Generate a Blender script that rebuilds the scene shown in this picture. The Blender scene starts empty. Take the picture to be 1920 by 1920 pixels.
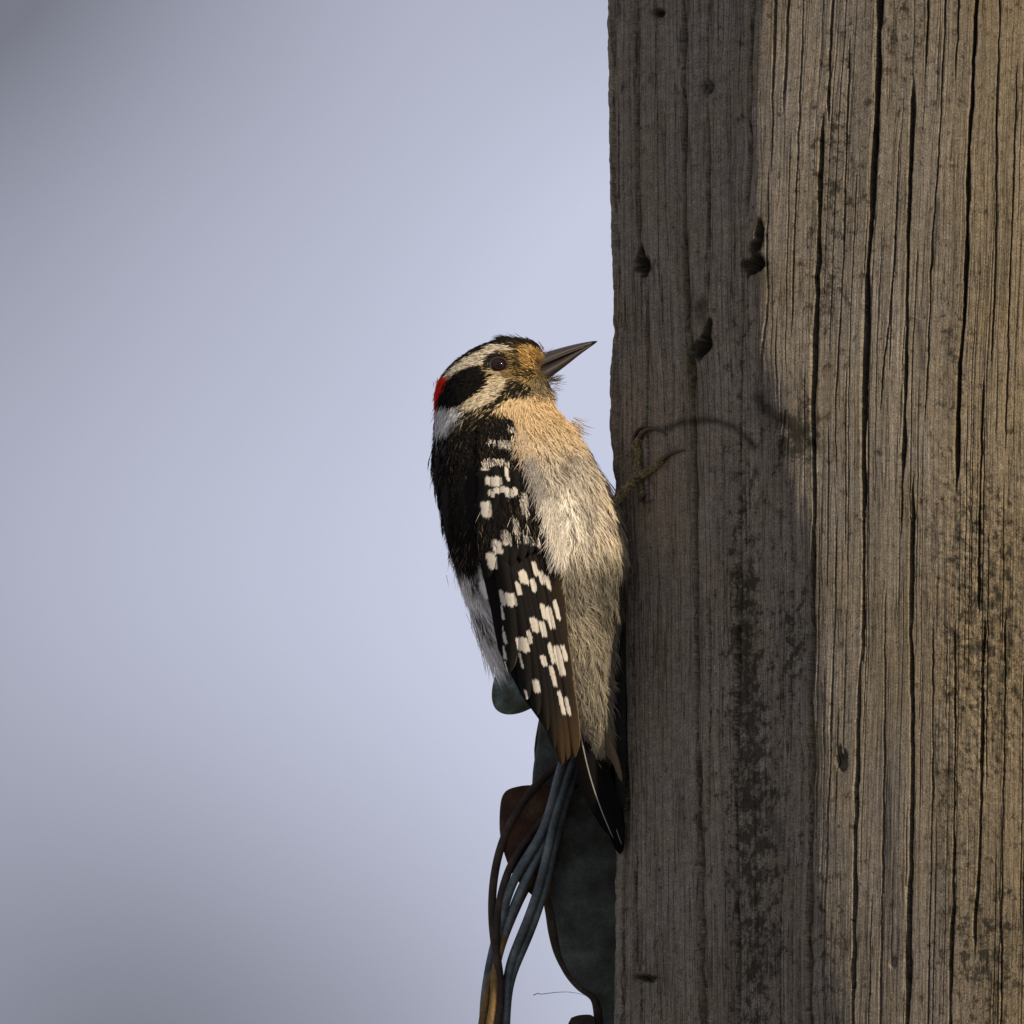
import bpy, bmesh, math, random
import numpy as np
from mathutils import Vector

random.seed(7)
rng = np.random.default_rng(11)
R = math.radians
scene = bpy.context.scene

# ------------------------------------------------------------------ camera
S = 0.00015                      # metres per photograph pixel at the pole's edge plane (1920 px frame)
DIST, Z0, DROP = 6.0, 3.4, 1.2   # camera stands 6 m off, 1.2 m lower than the bird
CAM = np.array([0.0, -DIST, Z0 - DROP])
FWD = np.array([0.0, DIST, DROP]); DLEN = np.linalg.norm(FWD); FWD = FWD / DLEN
RIGHT = np.array([1.0, 0, 0]); UP = np.cross(RIGHT, FWD)
cam_data = bpy.data.cameras.new('camera')
cam = bpy.data.objects.new('camera', cam_data)
scene.collection.objects.link(cam)
cam.location = CAM
cam.rotation_euler = Vector(FWD).to_track_quat('-Z', 'Y').to_euler()
cam_data.sensor_width = 36
cam_data.lens = 36 * DLEN / (1920 * S)
cam_data.clip_start = 0.1
cam_data.clip_end = 2000
scene.camera = cam

# ------------------------------------------------------------------ sky and sun
SUN_AZ, SUN_EL = 46, 29          # degrees right of the camera's back, degrees above the horizon
world = bpy.data.worlds.new('World'); scene.world = world
world.use_nodes = True
wn = world.node_tree; wn.nodes.clear()
def wnode(t, **k):
    n = wn.nodes.new(t)
    for a, b in k.items(): setattr(n, a, b)
    return n
w_out = wnode('ShaderNodeOutputWorld'); w_bg = wnode('ShaderNodeBackground')
w_sky = wnode('ShaderNodeTexSky', sky_type='NISHITA', sun_disc=False)
w_sky.sun_elevation = R(SUN_EL); w_sky.sun_rotation = R(180 - SUN_AZ)
w_sky.air_density = 1.0; w_sky.dust_density = 2.0
w_bg.inputs['Strength'].default_value = 0.10
w_tc = wnode('ShaderNodeTexCoord')
w_map = wnode('ShaderNodeMapping')
w_map.inputs['Location'].default_value = (0.12241, 0.00920, -0.12300)
w_noise = wnode('ShaderNodeTexNoise')
w_noise.inputs['Scale'].default_value = 18.0
w_noise.inputs['Detail'].default_value = 1.0
w_noise.inputs['Roughness'].default_value = 0.35
w_ramp = wnode('ShaderNodeValToRGB')
cr = w_ramp.color_ramp
cr.elements[0].position = 0.386; cr.elements[0].color = (0.185, 0.185, 0.225, 1)
cr.elements[1].position = 0.644; cr.elements[1].color = (0.60, 0.62, 0.77, 1)
w_scale = wnode('ShaderNodeVectorMath', operation='SCALE'); w_scale.inputs['Scale'].default_value = 10.0
w_mix = wnode('ShaderNodeMix', data_type='RGBA'); w_mix.inputs[0].default_value = 0.93
L = wn.links.new
L(w_tc.outputs['Generated'], w_map.inputs['Vector']); L(w_map.outputs[0], w_noise.inputs['Vector'])
L(w_noise.outputs['Fac'], w_ramp.inputs[0]); L(w_ramp.outputs[0], w_scale.inputs[0])
L(w_sky.outputs[0], w_mix.inputs[6]); L(w_scale.outputs[0], w_mix.inputs[7])
L(w_mix.outputs[2], w_bg.inputs['Color']); L(w_bg.outputs[0], w_out.inputs[0])

sun_data = bpy.data.lights.new('sun', 'SUN')
sun_data.energy = 4.6; sun_data.angle = R(0.53); sun_data.color = (1.0, 0.85, 0.64)
sun = bpy.data.objects.new('sun', sun_data); scene.collection.objects.link(sun)
to_sun = Vector((math.sin(R(SUN_AZ)) * math.cos(R(SUN_EL)), -math.cos(R(SUN_AZ)) * math.cos(R(SUN_EL)), math.sin(R(SUN_EL))))
sun.rotation_euler = to_sun.to_track_quat('Z', 'Y').to_euler()
sun.location = (3, -3, 8)

scene.view_settings.view_transform = 'Standard'
scene.view_settings.look = 'None'
scene.view_settings.exposure = 0.0
scene.view_settings.gamma = 1.0
scene.view_settings.use_curve_mapping = False
scene.render.engine = 'CYCLES'
scene.render.resolution_x = 1024; scene.render.resolution_y = 1024

# ------------------------------------------------------------------ helpers
def P(px, py, d):
    """photo pixel + depth (in pixel units, negative = towards the camera) -> world point(s)"""
    px, py, d = np.broadcast_arrays(np.asarray(px, float), np.asarray(py, float), np.asarray(d, float))
    dirs = (FWD * DLEN) + ((px - 960) * S)[..., None] * RIGHT + ((960 - py) * S)[..., None] * UP
    t = (d * S + DIST) / dirs[..., 1]
    return CAM + dirs * t[..., None]
def proj(pts):
    v = pts - CAM
    k = DLEN / (v @ FWD)
    return 960 + (v @ RIGHT) * k / S, 960 - (v @ UP) * k / S
def smooth(a, b, x):
    t = np.clip((x - a) / (b - a), 0, 1); return t * t * (3 - 2 * t)
_lat = {}
def vnoise(u, v, seed=0):
    if seed not in _lat: _lat[seed] = np.random.default_rng(1000 + seed).random((256, 256)) * 2 - 1
    g = _lat[seed]
    iu = np.floor(u).astype(int); iv = np.floor(v).astype(int)
    fu = u - iu; fv = v - iv
    fu = fu * fu * (3 - 2 * fu); fv = fv * fv * (3 - 2 * fv)
    a = g[iu & 255, iv & 255]; b = g[(iu + 1) & 255, iv & 255]
    c = g[iu & 255, (iv + 1) & 255]; e = g[(iu + 1) & 255, (iv + 1) & 255]
    return (a * (1 - fu) + b * fu) * (1 - fv) + (c * (1 - fu) + e * fu) * fv
def mesh_np(name, verts, faces, material=None, parent=None, col=None, attrs=None, uv=None, smooth_shade=True):
    """one mesh object from numpy arrays; faces is (n,3) or (n,4)"""
    me = bpy.data.meshes.new(name)
    faces = np.asarray(faces, np.int32); nf, k = faces.shape
    me.vertices.add(len(verts)); me.vertices.foreach_set('co', np.asarray(verts, np.float32).ravel())
    me.loops.add(nf * k); me.loops.foreach_set('vertex_index', faces.ravel())
    me.polygons.add(nf)
    me.polygons.foreach_set('loop_start', np.arange(0, nf * k, k, dtype=np.int32))
    me.polygons.foreach_set('loop_total', np.full(nf, k, np.int32))
    me.polygons.foreach_set('use_smooth', np.full(nf, smooth_shade, bool))
    if col is not None:
        a = me.attributes.new('Col', 'FLOAT_COLOR', 'POINT')
        c4 = np.ones((len(verts), 4), np.float32); c4[:, :3] = col
        a.data.foreach_set('color', c4.ravel())
    for n, v in (attrs or {}).items():
        a = me.attributes.new(n, 'FLOAT', 'POINT'); a.data.foreach_set('value', np.asarray(v, np.float32).ravel())
    if uv is not None:
        l = me.uv_layers.new(name='UVMap')
        l.data.foreach_set('uv', np.asarray(uv, np.float32)[faces.ravel()].ravel())
    me.update(calc_edges=True); me.validate()
    if material: me.materials.append(material)
    o = bpy.data.objects.new(name, me); scene.collection.objects.link(o)
    if parent: o.parent = parent
    return o
def grid_faces(nr, nc, wrap=False):
    r = np.arange(nr - 1)[:, None]; c = np.arange(nc if wrap else nc - 1)[None, :]
    c2 = (c + 1) % nc
    f = np.stack([r * nc + c, r * nc + c2, (r + 1) * nc + c2, (r + 1) * nc + c], -1)
    return f.reshape(-1, 4)
def empty(name, loc):
    o = bpy.data.objects.new(name, None); scene.collection.objects.link(o); o.location = loc
    o.empty_display_size = 0.02
    return o
def adopt(o, parent):
    """parent without moving: vertices were written in world space"""
    o.parent = parent
    o.matrix_parent_inverse = parent.matrix_world.inverted() if parent.type != 'EMPTY' else \
        __import__('mathutils').Matrix.Translation(-parent.location)
def tag(o, label=None, category=None, group=None, kind=None):
    if label: o['label'] = label
    if category: o['category'] = category
    if group: o['group'] = group
    if kind: o['kind'] = kind
    return o
def catmull(pts, n):
    pts = np.asarray(pts, float)
    p = np.vstack([2 * pts[0] - pts[1], pts, 2 * pts[-1] - pts[-2]])
    seg = len(pts) - 1
    t = np.linspace(0, seg, n); i = np.minimum(t.astype(int), seg - 1); f = (t - i)[:, None]
    a, b, c, d = p[i], p[i + 1], p[i + 2], p[i + 3]
    return 0.5 * ((2 * b) + (-a + c) * f + (2 * a - 5 * b + 4 * c - d) * f**2 + (-a + 3 * b - 3 * c + d) * f**3)
def tube(path, radii, sides=12, squash=None):
    """closed tapered tube along a world-space path -> verts, faces"""
    path = np.asarray(path, float); n = len(path)
    radii = np.broadcast_to(np.asarray(radii, float), (n,))
    tan = np.gradient(path, axis=0); tan /= np.linalg.norm(tan, axis=1)[:, None] + 1e-12
    ref = np.array([0.0, -1.0, 0.13])
    nrm = ref - tan * (tan @ ref)[:, None]; nrm /= np.linalg.norm(nrm, axis=1)[:, None] + 1e-12
    bi = np.cross(tan, nrm)
    a = np.linspace(0, 2 * np.pi, sides, endpoint=False)
    ring = np.cos(a)[None, :, None] * nrm[:, None, :] * (squash or 1.0) + np.sin(a)[None, :, None] * bi[:, None, :]
    v = (path[:, None, :] + ring * radii[:, None, None]).reshape(-1, 3)
    f = grid_faces(n, sides, True)
    v = np.vstack([v, path[0], path[-1]])
    a0 = np.arange(sides); b0 = (a0 + 1) % sides; base = (n - 1) * sides
    caps = np.vstack([np.stack([b0, a0, np.full(sides, n * sides), np.full(sides, n * sides)], -1),
                      np.stack([base + a0, base + b0, np.full(sides, n * sides + 1), np.full(sides, n * sides + 1)], -1)])
    return v, f, caps
def tube_obj(name, path, radii, material, parent=None, sides=12, squash=None, col=None):
    v, f, caps = tube(path, radii, sides, squash)
    tri = np.vstack([f[:, [0, 1, 2]], f[:, [0, 2, 3]], caps[:, :3]])
    o = mesh_np(name, v, tri, material, None, col=None if col is None else np.broadcast_to(col, v.shape))
    if parent is not None: adopt(o, parent)
    return o
def in_poly(x, y, poly):
    poly = np.asarray(poly, float); inside = np.zeros(np.shape(x), bool)
    j = len(poly) - 1
    for i in range(len(poly)):
        xi, yi = poly[i]; xj, yj = poly[j]
        if yi != yj:
            inside ^= ((yi > y) != (yj > y)) & (x < (xj - xi) * (y - yi) / (yj - yi) + xi)
        j = i
    return inside

# ------------------------------------------------------------------ materials
def new_mat(name):
    m = bpy.data.materials.new(name); m.use_nodes = True
    nt = m.node_tree; b = nt.nodes['Principled BSDF']
    return m, nt, b
def nn(nt, t, **k):
    n = nt.nodes.new(t)
    for a, b in k.items(): setattr(n, a, b)
    return n
def ramp(nt, fac, stops):
    r = nn(nt, 'ShaderNodeValToRGB'); e = r.color_ramp.elements
    while len(e) < len(stops): e.new(0.5)
    for i, (p, c) in enumerate(stops):
        e[i].position = p; e[i].color = (*c, 1) if len(c) == 3 else c
    nt.links.new(fac, r.inputs[0]); return r.outputs[0]
def mixc(nt, fac, a, b, mode='MIX'):
    m = nn(nt, 'ShaderNodeMix', data_type='RGBA', blend_type=mode)
    for s, v in ((0, fac), (6, a), (7, b)):
        if hasattr(v, 'is_linked'): nt.links.new(v, m.inputs[s])
        else: m.inputs[s].default_value = v if s == 0 else (*v, 1)
    return m.outputs[2]
def noise(nt, vec, scale=1.0, detail=3.0, rough=0.55, dims='3D'):
    n = nn(nt, 'ShaderNodeTexNoise', noise_dimensions=dims)
    n.inputs['Scale'].default_value = scale; n.inputs['Detail'].default_value = detail; n.inputs['Roughness'].default_value = rough
    nt.links.new(vec, n.inputs['Vector']); return n.outputs['Fac']
def mapping(nt, vec, scale, loc=(0, 0, 0)):
    m = nn(nt, 'ShaderNodeMapping'); m.inputs['Scale'].default_value = scale; m.inputs['Location'].default_value = loc
    nt.links.new(vec, m.inputs['Vector']); return m.outputs[0]
def math_(nt, op, a, b=None, c=None):
    m = nn(nt, 'ShaderNodeMath', operation=op)
    for i, v in enumerate((a, b, c)):
        if v is None: continue
        if hasattr(v, 'is_linked'): nt.links.new(v, m.inputs[i])
        else: m.inputs[i].default_value = v
    return m.outputs[0]
def bump(nt, h, b, dist, strength=1.0, prev=None):
    n = nn(nt, 'ShaderNodeBump'); n.inputs['Distance'].default_value = dist; n.inputs['Strength'].default_value = strength
    nt.links.new(h, n.inputs['Height'])
    if prev is not None: nt.links.new(prev, n.inputs['Normal'])
    nt.links.new(n.outputs[0], b.inputs['Normal']); return n.outputs[0]

def wood_material():
    m, nt, b = new_mat('weathered_wood')
    uv = nn(nt, 'ShaderNodeUVMap', uv_map='UVMap').outputs[0]      # u across the grain, v along it, 100 photo px per unit
    def attr(n): a = nn(nt, 'ShaderNodeAttribute', attribute_name=n); return a.outputs['Fac']
    fib = noise(nt, mapping(nt, uv, (26, 0.9, 1)), 1, 5, 0.65)
    fib2 = noise(nt, mapping(nt, uv, (60, 2.5, 1), (7, 3, 0)), 1, 3, 0.6)
    band = noise(nt, mapping(nt, uv, (3.2, 0.18, 1), (2, 9, 0)), 1, 3, 0.5)
    patch = noise(nt, mapping(nt, uv, (1.1, 0.55, 1), (4, 1, 0)), 1, 4, 0.6)
    base = ramp(nt, fib, [(0.28, (0.084, 0.075, 0.062)), (0.5, (0.185, 0.163, 0.134)), (0.75, (0.325, 0.288, 0.24))])
    base = mixc(nt, 0.55, base, ramp(nt, band, [(0.3, (0.13, 0.112, 0.09)), (0.7, (0.265, 0.232, 0.19))]))
    yel = ramp(nt, patch, [(0.42, (0, 0, 0)), (0.68, (1, 1, 1))])
    base = mixc(nt, math_(nt, 'MULTIPLY', yel, 0.4), base, (0.20, 0.155, 0.088))
    base = mixc(nt, math_(nt, 'MULTIPLY', attr('yellow'), 0.55), base, (0.225, 0.165, 0.08))
    # fine dark hairline checks between the fibres
    hair = noise(nt, mapping(nt, uv, (11, 0.16, 1), (1, 5, 0)), 1, 2, 0.5)
    hl = math_(nt, 'ABSOLUTE', math_(nt, 'SUBTRACT', hair, 0.5))
    hl = ramp(nt, hl, [(0.0, (1, 1, 1)), (0.018, (0, 0, 0))])
    base = mixc(nt, math_(nt, 'MULTIPLY', hl, 0.65), base, (0.055, 0.043, 0.03))
    # sand-fine speckle and dark lichen / mildew specks
    sp = noise(nt, mapping(nt, uv, (46, 26, 1)), 1, 3, 0.75)
    mott = noise(nt, mapping(nt, uv, (8, 5, 1), (11, 4, 0)), 1, 6, 0.75)
    base = mixc(nt, 0.55, base, ramp(nt, mott, [(0.32, (0.22, 0.22, 0.22)), (0.68, (0.80, 0.80, 0.80))]), 'OVERLAY')
    base = mixc(nt, 0.75, base, ramp(nt, sp, [(0.28, (0.08, 0.08, 0.08)), (0.72, (0.95, 0.95, 0.95))]), 'OVERLAY')
    l1 = noise(nt, mapping(nt, uv, (5.2, 3.4, 1), (3, 3, 0)), 1, 9, 0.74)
    lic = math_(nt, 'ADD', l1, math_(nt, 'MULTIPLY', attr('lichen'), 0.125))
    licm = ramp(nt, lic, [(0.575, (0, 0, 0)), (0.66, (1, 1, 1))])
    base = mixc(nt, math_(nt, 'MULTIPLY', licm, 0.86), base, (0.028, 0.026, 0.018))
    l2 = noise(nt, mapping(nt, uv, (28, 22, 1), (8, 2, 0)), 1, 3, 0.6)
    l2 = math_(nt, 'ADD', l2, math_(nt, 'MULTIPLY', attr('lichen'), 0.07))
    base = mixc(nt, math_(nt, 'MULTIPLY', ramp(nt, l2, [(0.615, (0, 0, 0)), (0.67, (1, 1, 1))]), 0.7), base, (0.04, 0.034, 0.022))
    # green-yellow algae in the crevices
    mo = noise(nt, mapping(nt, uv, (20, 9, 1), (5, 5, 0)), 1, 4, 0.65)
    mo = math_(nt, 'MULTIPLY', ramp(nt, mo, [(0.38, (0, 0, 0)), (0.6, (1, 1, 1))]), attr('moss'))
    base = mixc(nt, mo, base, (0.085, 0.07, 0.02))
    dk = attr('stain_and_shade')
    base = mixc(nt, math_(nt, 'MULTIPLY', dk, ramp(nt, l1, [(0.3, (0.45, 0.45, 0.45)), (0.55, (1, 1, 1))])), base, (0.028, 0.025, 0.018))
    nt.links.new(base, b.inputs['Base Color'])
    b.inputs['Roughness'].default_value = 0.92
    b.inputs['Specular IOR Level'].default_value = 0.12
    n1 = bump(nt, math_(nt, 'ADD', fib, math_(nt, 'MULTIPLY', fib2, 0.5)), b, 0.00055, 0.9)
    n2 = bump(nt, math_(nt, 'SUBTRACT', sp, math_(nt, 'MULTIPLY', hl, 1.2)), b, 0.0003, 0.9, n1)
    bump(nt, licm, b, 0.0002, 0.6, n2)
    return m
def col_material(name, rough=0.8, transl=0.0, spec=0.3, barbs=False):
    m, nt, b = new_mat(name)
    a = nn(nt, 'ShaderNodeAttribute', attribute_name='Col').outputs['Color']
    b.inputs['Roughness'].default_value = rough; b.inputs['Specular IOR Level'].default_value = spec
    c = a
    if barbs:
        uv = nn(nt, 'ShaderNodeUVMap', uv_map='UVMap').outputs[0]
        sx = nn(nt, 'ShaderNodeSeparateXYZ'); nt.links.new(uv, sx.inputs[0])
        au = math_(nt, 'ABSOLUTE', sx.outputs[0])
        diag = math_(nt, 'SUBTRACT', sx.outputs[1], math_(nt, 'MULTIPLY', au, 1.6))
        cmb = nn(nt, 'ShaderNodeCombineXYZ'); nt.links.new(diag, cmb.inputs[0])
        nz = noise(nt, mapping(nt, cmb.outputs[0], (0.75, 0.75, 1)), 1, 2, 0.6)
        n2 = noise(nt, mapping(nt, uv, (0.6, 0.12, 1)), 1, 2, 0.6)
        var = ramp(nt, math_(nt, 'ADD', math_(nt, 'MULTIPLY', nz, 0.6), math_(nt, 'MULTIPLY', n2, 0.4)), [(0.3, (0.55, 0.55, 0.55)), (0.7, (1.0, 1.0, 1.0))])
        c = mixc(nt, 1.0, a, var, 'MULTIPLY')
        bump(nt, nz, b, 0.00014, 0.8)
    nt.links.new(c, b.inputs['Base Color'])
    if transl > 0:
        tr = nn(nt, 'ShaderNodeBsdfTranslucent'); nt.links.new(c, tr.inputs['Color'])
        mx = nn(nt, 'ShaderNodeMixShader'); mx.inputs[0].default_value = transl
        nt.links.new(b.outputs[0], mx.inputs[1]); nt.links.new(tr.outputs[0], mx.inputs[2])
        nt.links.new(mx.outputs[0], nt.nodes['Material Output'].inputs['Surface'])
    return m
def metal_material(name, c1, c2, c3, scale=60.0, rough=0.65, metallic=0.25, seed=0.0, bumpd=0.0003):
    m, nt, b = new_mat(name)
    tc = nn(nt, 'ShaderNodeTexCoord').outputs['Object']
    v = mapping(nt, tc, (1, 1, 1), (seed, seed * 0.7, 0))
    a = noise(nt, v, scale, 5, 0.62); f = noise(nt, v, scale * 11, 4, 0.7)
    c = ramp(nt, a, [(0.33, c1), (0.5, c2), (0.66, c3)])
    c = mixc(nt, 0.5, c, ramp(nt, f, [(0.3, (0.18, 0.18, 0.18)), (0.7, (0.85, 0.85, 0.85))]), 'OVERLAY')
    nt.links.new(c, b.inputs['Base Color'])
    b.inputs['Metallic'].default_value = metallic; b.inputs['Roughness'].default_value = rough
    b.inputs['Specular IOR Level'].default_value = 0.3
    bump(nt, f, b, bumpd, 0.7)
    return m
def plain_material(name, c, rough=0.5, spec=0.4, coat=0.0):
    m, nt, b = new_mat(name)
    tc = nn(nt, 'ShaderNodeTexCoord').outputs['Object']
    f = noise(nt, tc, 900, 3, 0.6)
    nt.links.new(mixc(nt, 1.0, c, ramp(nt, f, [(0.3, (0.75, 0.75, 0.75)), (0.7, (1, 1, 1))]), 'MULTIPLY'), b.inputs['Base Color'])
    b.inputs['Roughness'].default_value = rough; b.inputs['Specular IOR Level'].default_value = spec
    b.inputs['Coat Weight'].default_value = coat; b.inputs['Coat Roughness'].default_value = 0.02
    return m
M_WOOD = wood_material()
M_PLUME = col_material('downy_plumage', 0.9, 0.22, 0.08)
M_FEATHER = col_material('vaned_feather', 0.75, 0.05, 0.07, barbs=True)
M_TAIL = col_material('stiff_black_feather', 0.9, 0.0, 0.0, barbs=True)
M_SKIN = col_material('body_skin', 0.95, 0.0, 0.05)
M_GALV = metal_material('galvanised_casting', (0.035, 0.036, 0.026), (0.060, 0.071, 0.064), (0.10, 0.118, 0.106), 130, 0.8, 0.1, 1.0)
M_EAR = metal_material('lichened_galvanised', (0.055, 0.055, 0.02), (0.10, 0.125, 0.11), (0.19, 0.26, 0.26), 170, 0.75, 0.15, 3.3)
M_RUST = metal_material('rusted_steel', (0.03, 0.015, 0.01), (0.06, 0.026, 0.014), (0.085, 0.055, 0.028), 150, 0.8, 0.15, 5.1)
M_DARKRUST = metal_material('brown_tarnished_steel', (0.022, 0.017, 0.013), (0.045, 0.034, 0.024), (0.075, 0.06, 0.042), 160, 0.75, 0.2, 2.2)
M_WIRE = metal_material('galvanised_wire', (0.055, 0.068, 0.07), (0.10, 0.125, 0.135), (0.16, 0.19, 0.20), 130, 0.55, 0.35, 4.0, 0.0001)
M_WIRERUST = metal_material('rust_browned_wire', (0.022, 0.016, 0.013), (0.042, 0.030, 0.023), (0.075, 0.055, 0.042), 140, 0.7, 0.25, 8.0, 0.0001)
M_WIREAMBER = metal_material('amber_wire', (0.08, 0.05, 0.022), (0.19, 0.115, 0.035), (0.27, 0.19, 0.08), 110, 0.55, 0.35, 6.0, 0.0001)  # amber strands, brighter and yellower than the other wires
M_BLACKSTRIP = metal_material('flat_black', (0.004, 0.004, 0.004), (0.007, 0.006, 0.006), (0.012, 0.011, 0.010), 120, 0.9, 0.0, 9.0)
M_BILL = plain_material('horn', (0.042, 0.033, 0.029), 0.42, 0.4)
M_CLAW = plain_material('claw_horn', (0.035, 0.02, 0.017), 0.35, 0.5)
M_LEG = metal_material('scaly_leg_skin', (0.025, 0.02, 0.012), (0.14, 0.112, 0.055), (0.34, 0.28, 0.14), 1500, 0.7, 0.0, 2.5, 0.0006)
M_EYE = plain_material('dark_iris', (0.022, 0.004, 0.003), 0.3, 0.0, 0.8)
M_PUPIL = plain_material('pupil_black', (0.002, 0.002, 0.002), 0.3, 0.0, 0.8)
M_LIDDARK = plain_material('dark_eyelid', (0.02, 0.017, 0.014), 0.7)
M_LIDPALE = plain_material('pale_eyelid', (0.55, 0.47, 0.33), 0.8)
M_FIBRE = plain_material('dry_fibre', (0.12, 0.10, 0.09), 0.8)

# ------------------------------------------------------------------ unseen ground
def build_ground():
    n = 60
    ang = np.linspace(0, 2 * np.pi, n, endpoint=False); rad = np.array([0.0, 1, 2, 4, 8, 16, 40, 120, 400])
    v = np.array([[r * math.cos(a), r * math.sin(a), 0.03 * math.sin(r * 1.3 + 3 * a) * min(r, 4) / 4] for r in rad for a in ang])
    m, nt, b = new_mat('pale_bounce_ground')
    tc = nn(nt, 'ShaderNodeTexCoord').outputs['Object']
    f = noise(nt, tc, 6, 6, 0.7)
    nt.links.new(ramp(nt, f, [(0.3, (0.20, 0.20, 0.20)), (0.55, (0.31, 0.31, 0.31)), (0.75, (0.40, 0.40, 0.40))]), b.inputs['Base Color'])  # unseen ground, kept pale to bounce fill light onto shaded sides
    b.inputs['Roughness'].default_value = 0.95; bump(nt, f, b, 0.04)
    o = mesh_np('ground', v, grid_faces(len(rad), n, True), m)
    tag(o, kind='structure')
build_ground()

# ------------------------------------------------------------------ utility pole
rows_main = np.arange(-170, 2100, 3.2)
GUIDES = [
    [(-200, 1144), (0, 1146), (500, 1150), (900, 1155), (1100, 1166), (1500, 1172), (1920, 1168), (2100, 1167)],
    [(-200, 1279), (0, 1281), (200, 1283), (500, 1287), (640, 1293), (720, 1301), (800, 1303), (1000, 1304), (1200, 1306), (1400, 1306), (1620, 1313), (1920, 1318), (2100, 1319)],
    [(-200, 1572), (0, 1562), (100, 1556), (208, 1545), (417, 1536), (600, 1529), (750, 1525), (900, 1527), (1120, 1525), (1500, 1524), (1800, 1519), (1920, 1517), (2100, 1515)],
    [(-200, 1656), (0, 1649), (200, 1644), (300, 1638), (420, 1632), (520, 1626), (650, 1622), (800, 1619), (1000, 1619), (1250, 1617), (1500, 1605), (1750, 1601), (1920, 1599), (2100, 1597)],
    [(-200, 1838), (0, 1830), (150, 1824), (290, 1816), (420, 1814), (500, 1811), (600, 1806), (680, 1799), (850, 1796), (1400, 1790), (1700, 1788), (1920, 1782), (2100, 1780)],
    [(-200, 2010), (0, 2000), (800, 1972), (1400, 1966), (2100, 1955)]]
def pl(points, y):
    a = np.asarray(points, float); return np.interp(y, a[:, 0], a[:, 1])
GU = [pl(g, 960.0) for g in GUIDES]
def grain_u(px, py):
    gx = np.stack([pl(g, py) for g in GUIDES], 0)
    u = np.full(px.shape, 0.0)
    k = len(GU)
    u = GU[0] + (px - gx[0])
    for i in range(k - 1):
        m = (px >= gx[i]) & ((px < gx[i + 1]) | (i == k - 2))
        f = (px - gx[i]) / (gx[i + 1] - gx[i])
        u = np.where(m, GU[i] + f * (GU[i + 1] - GU[i]), u)
    return u
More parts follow.
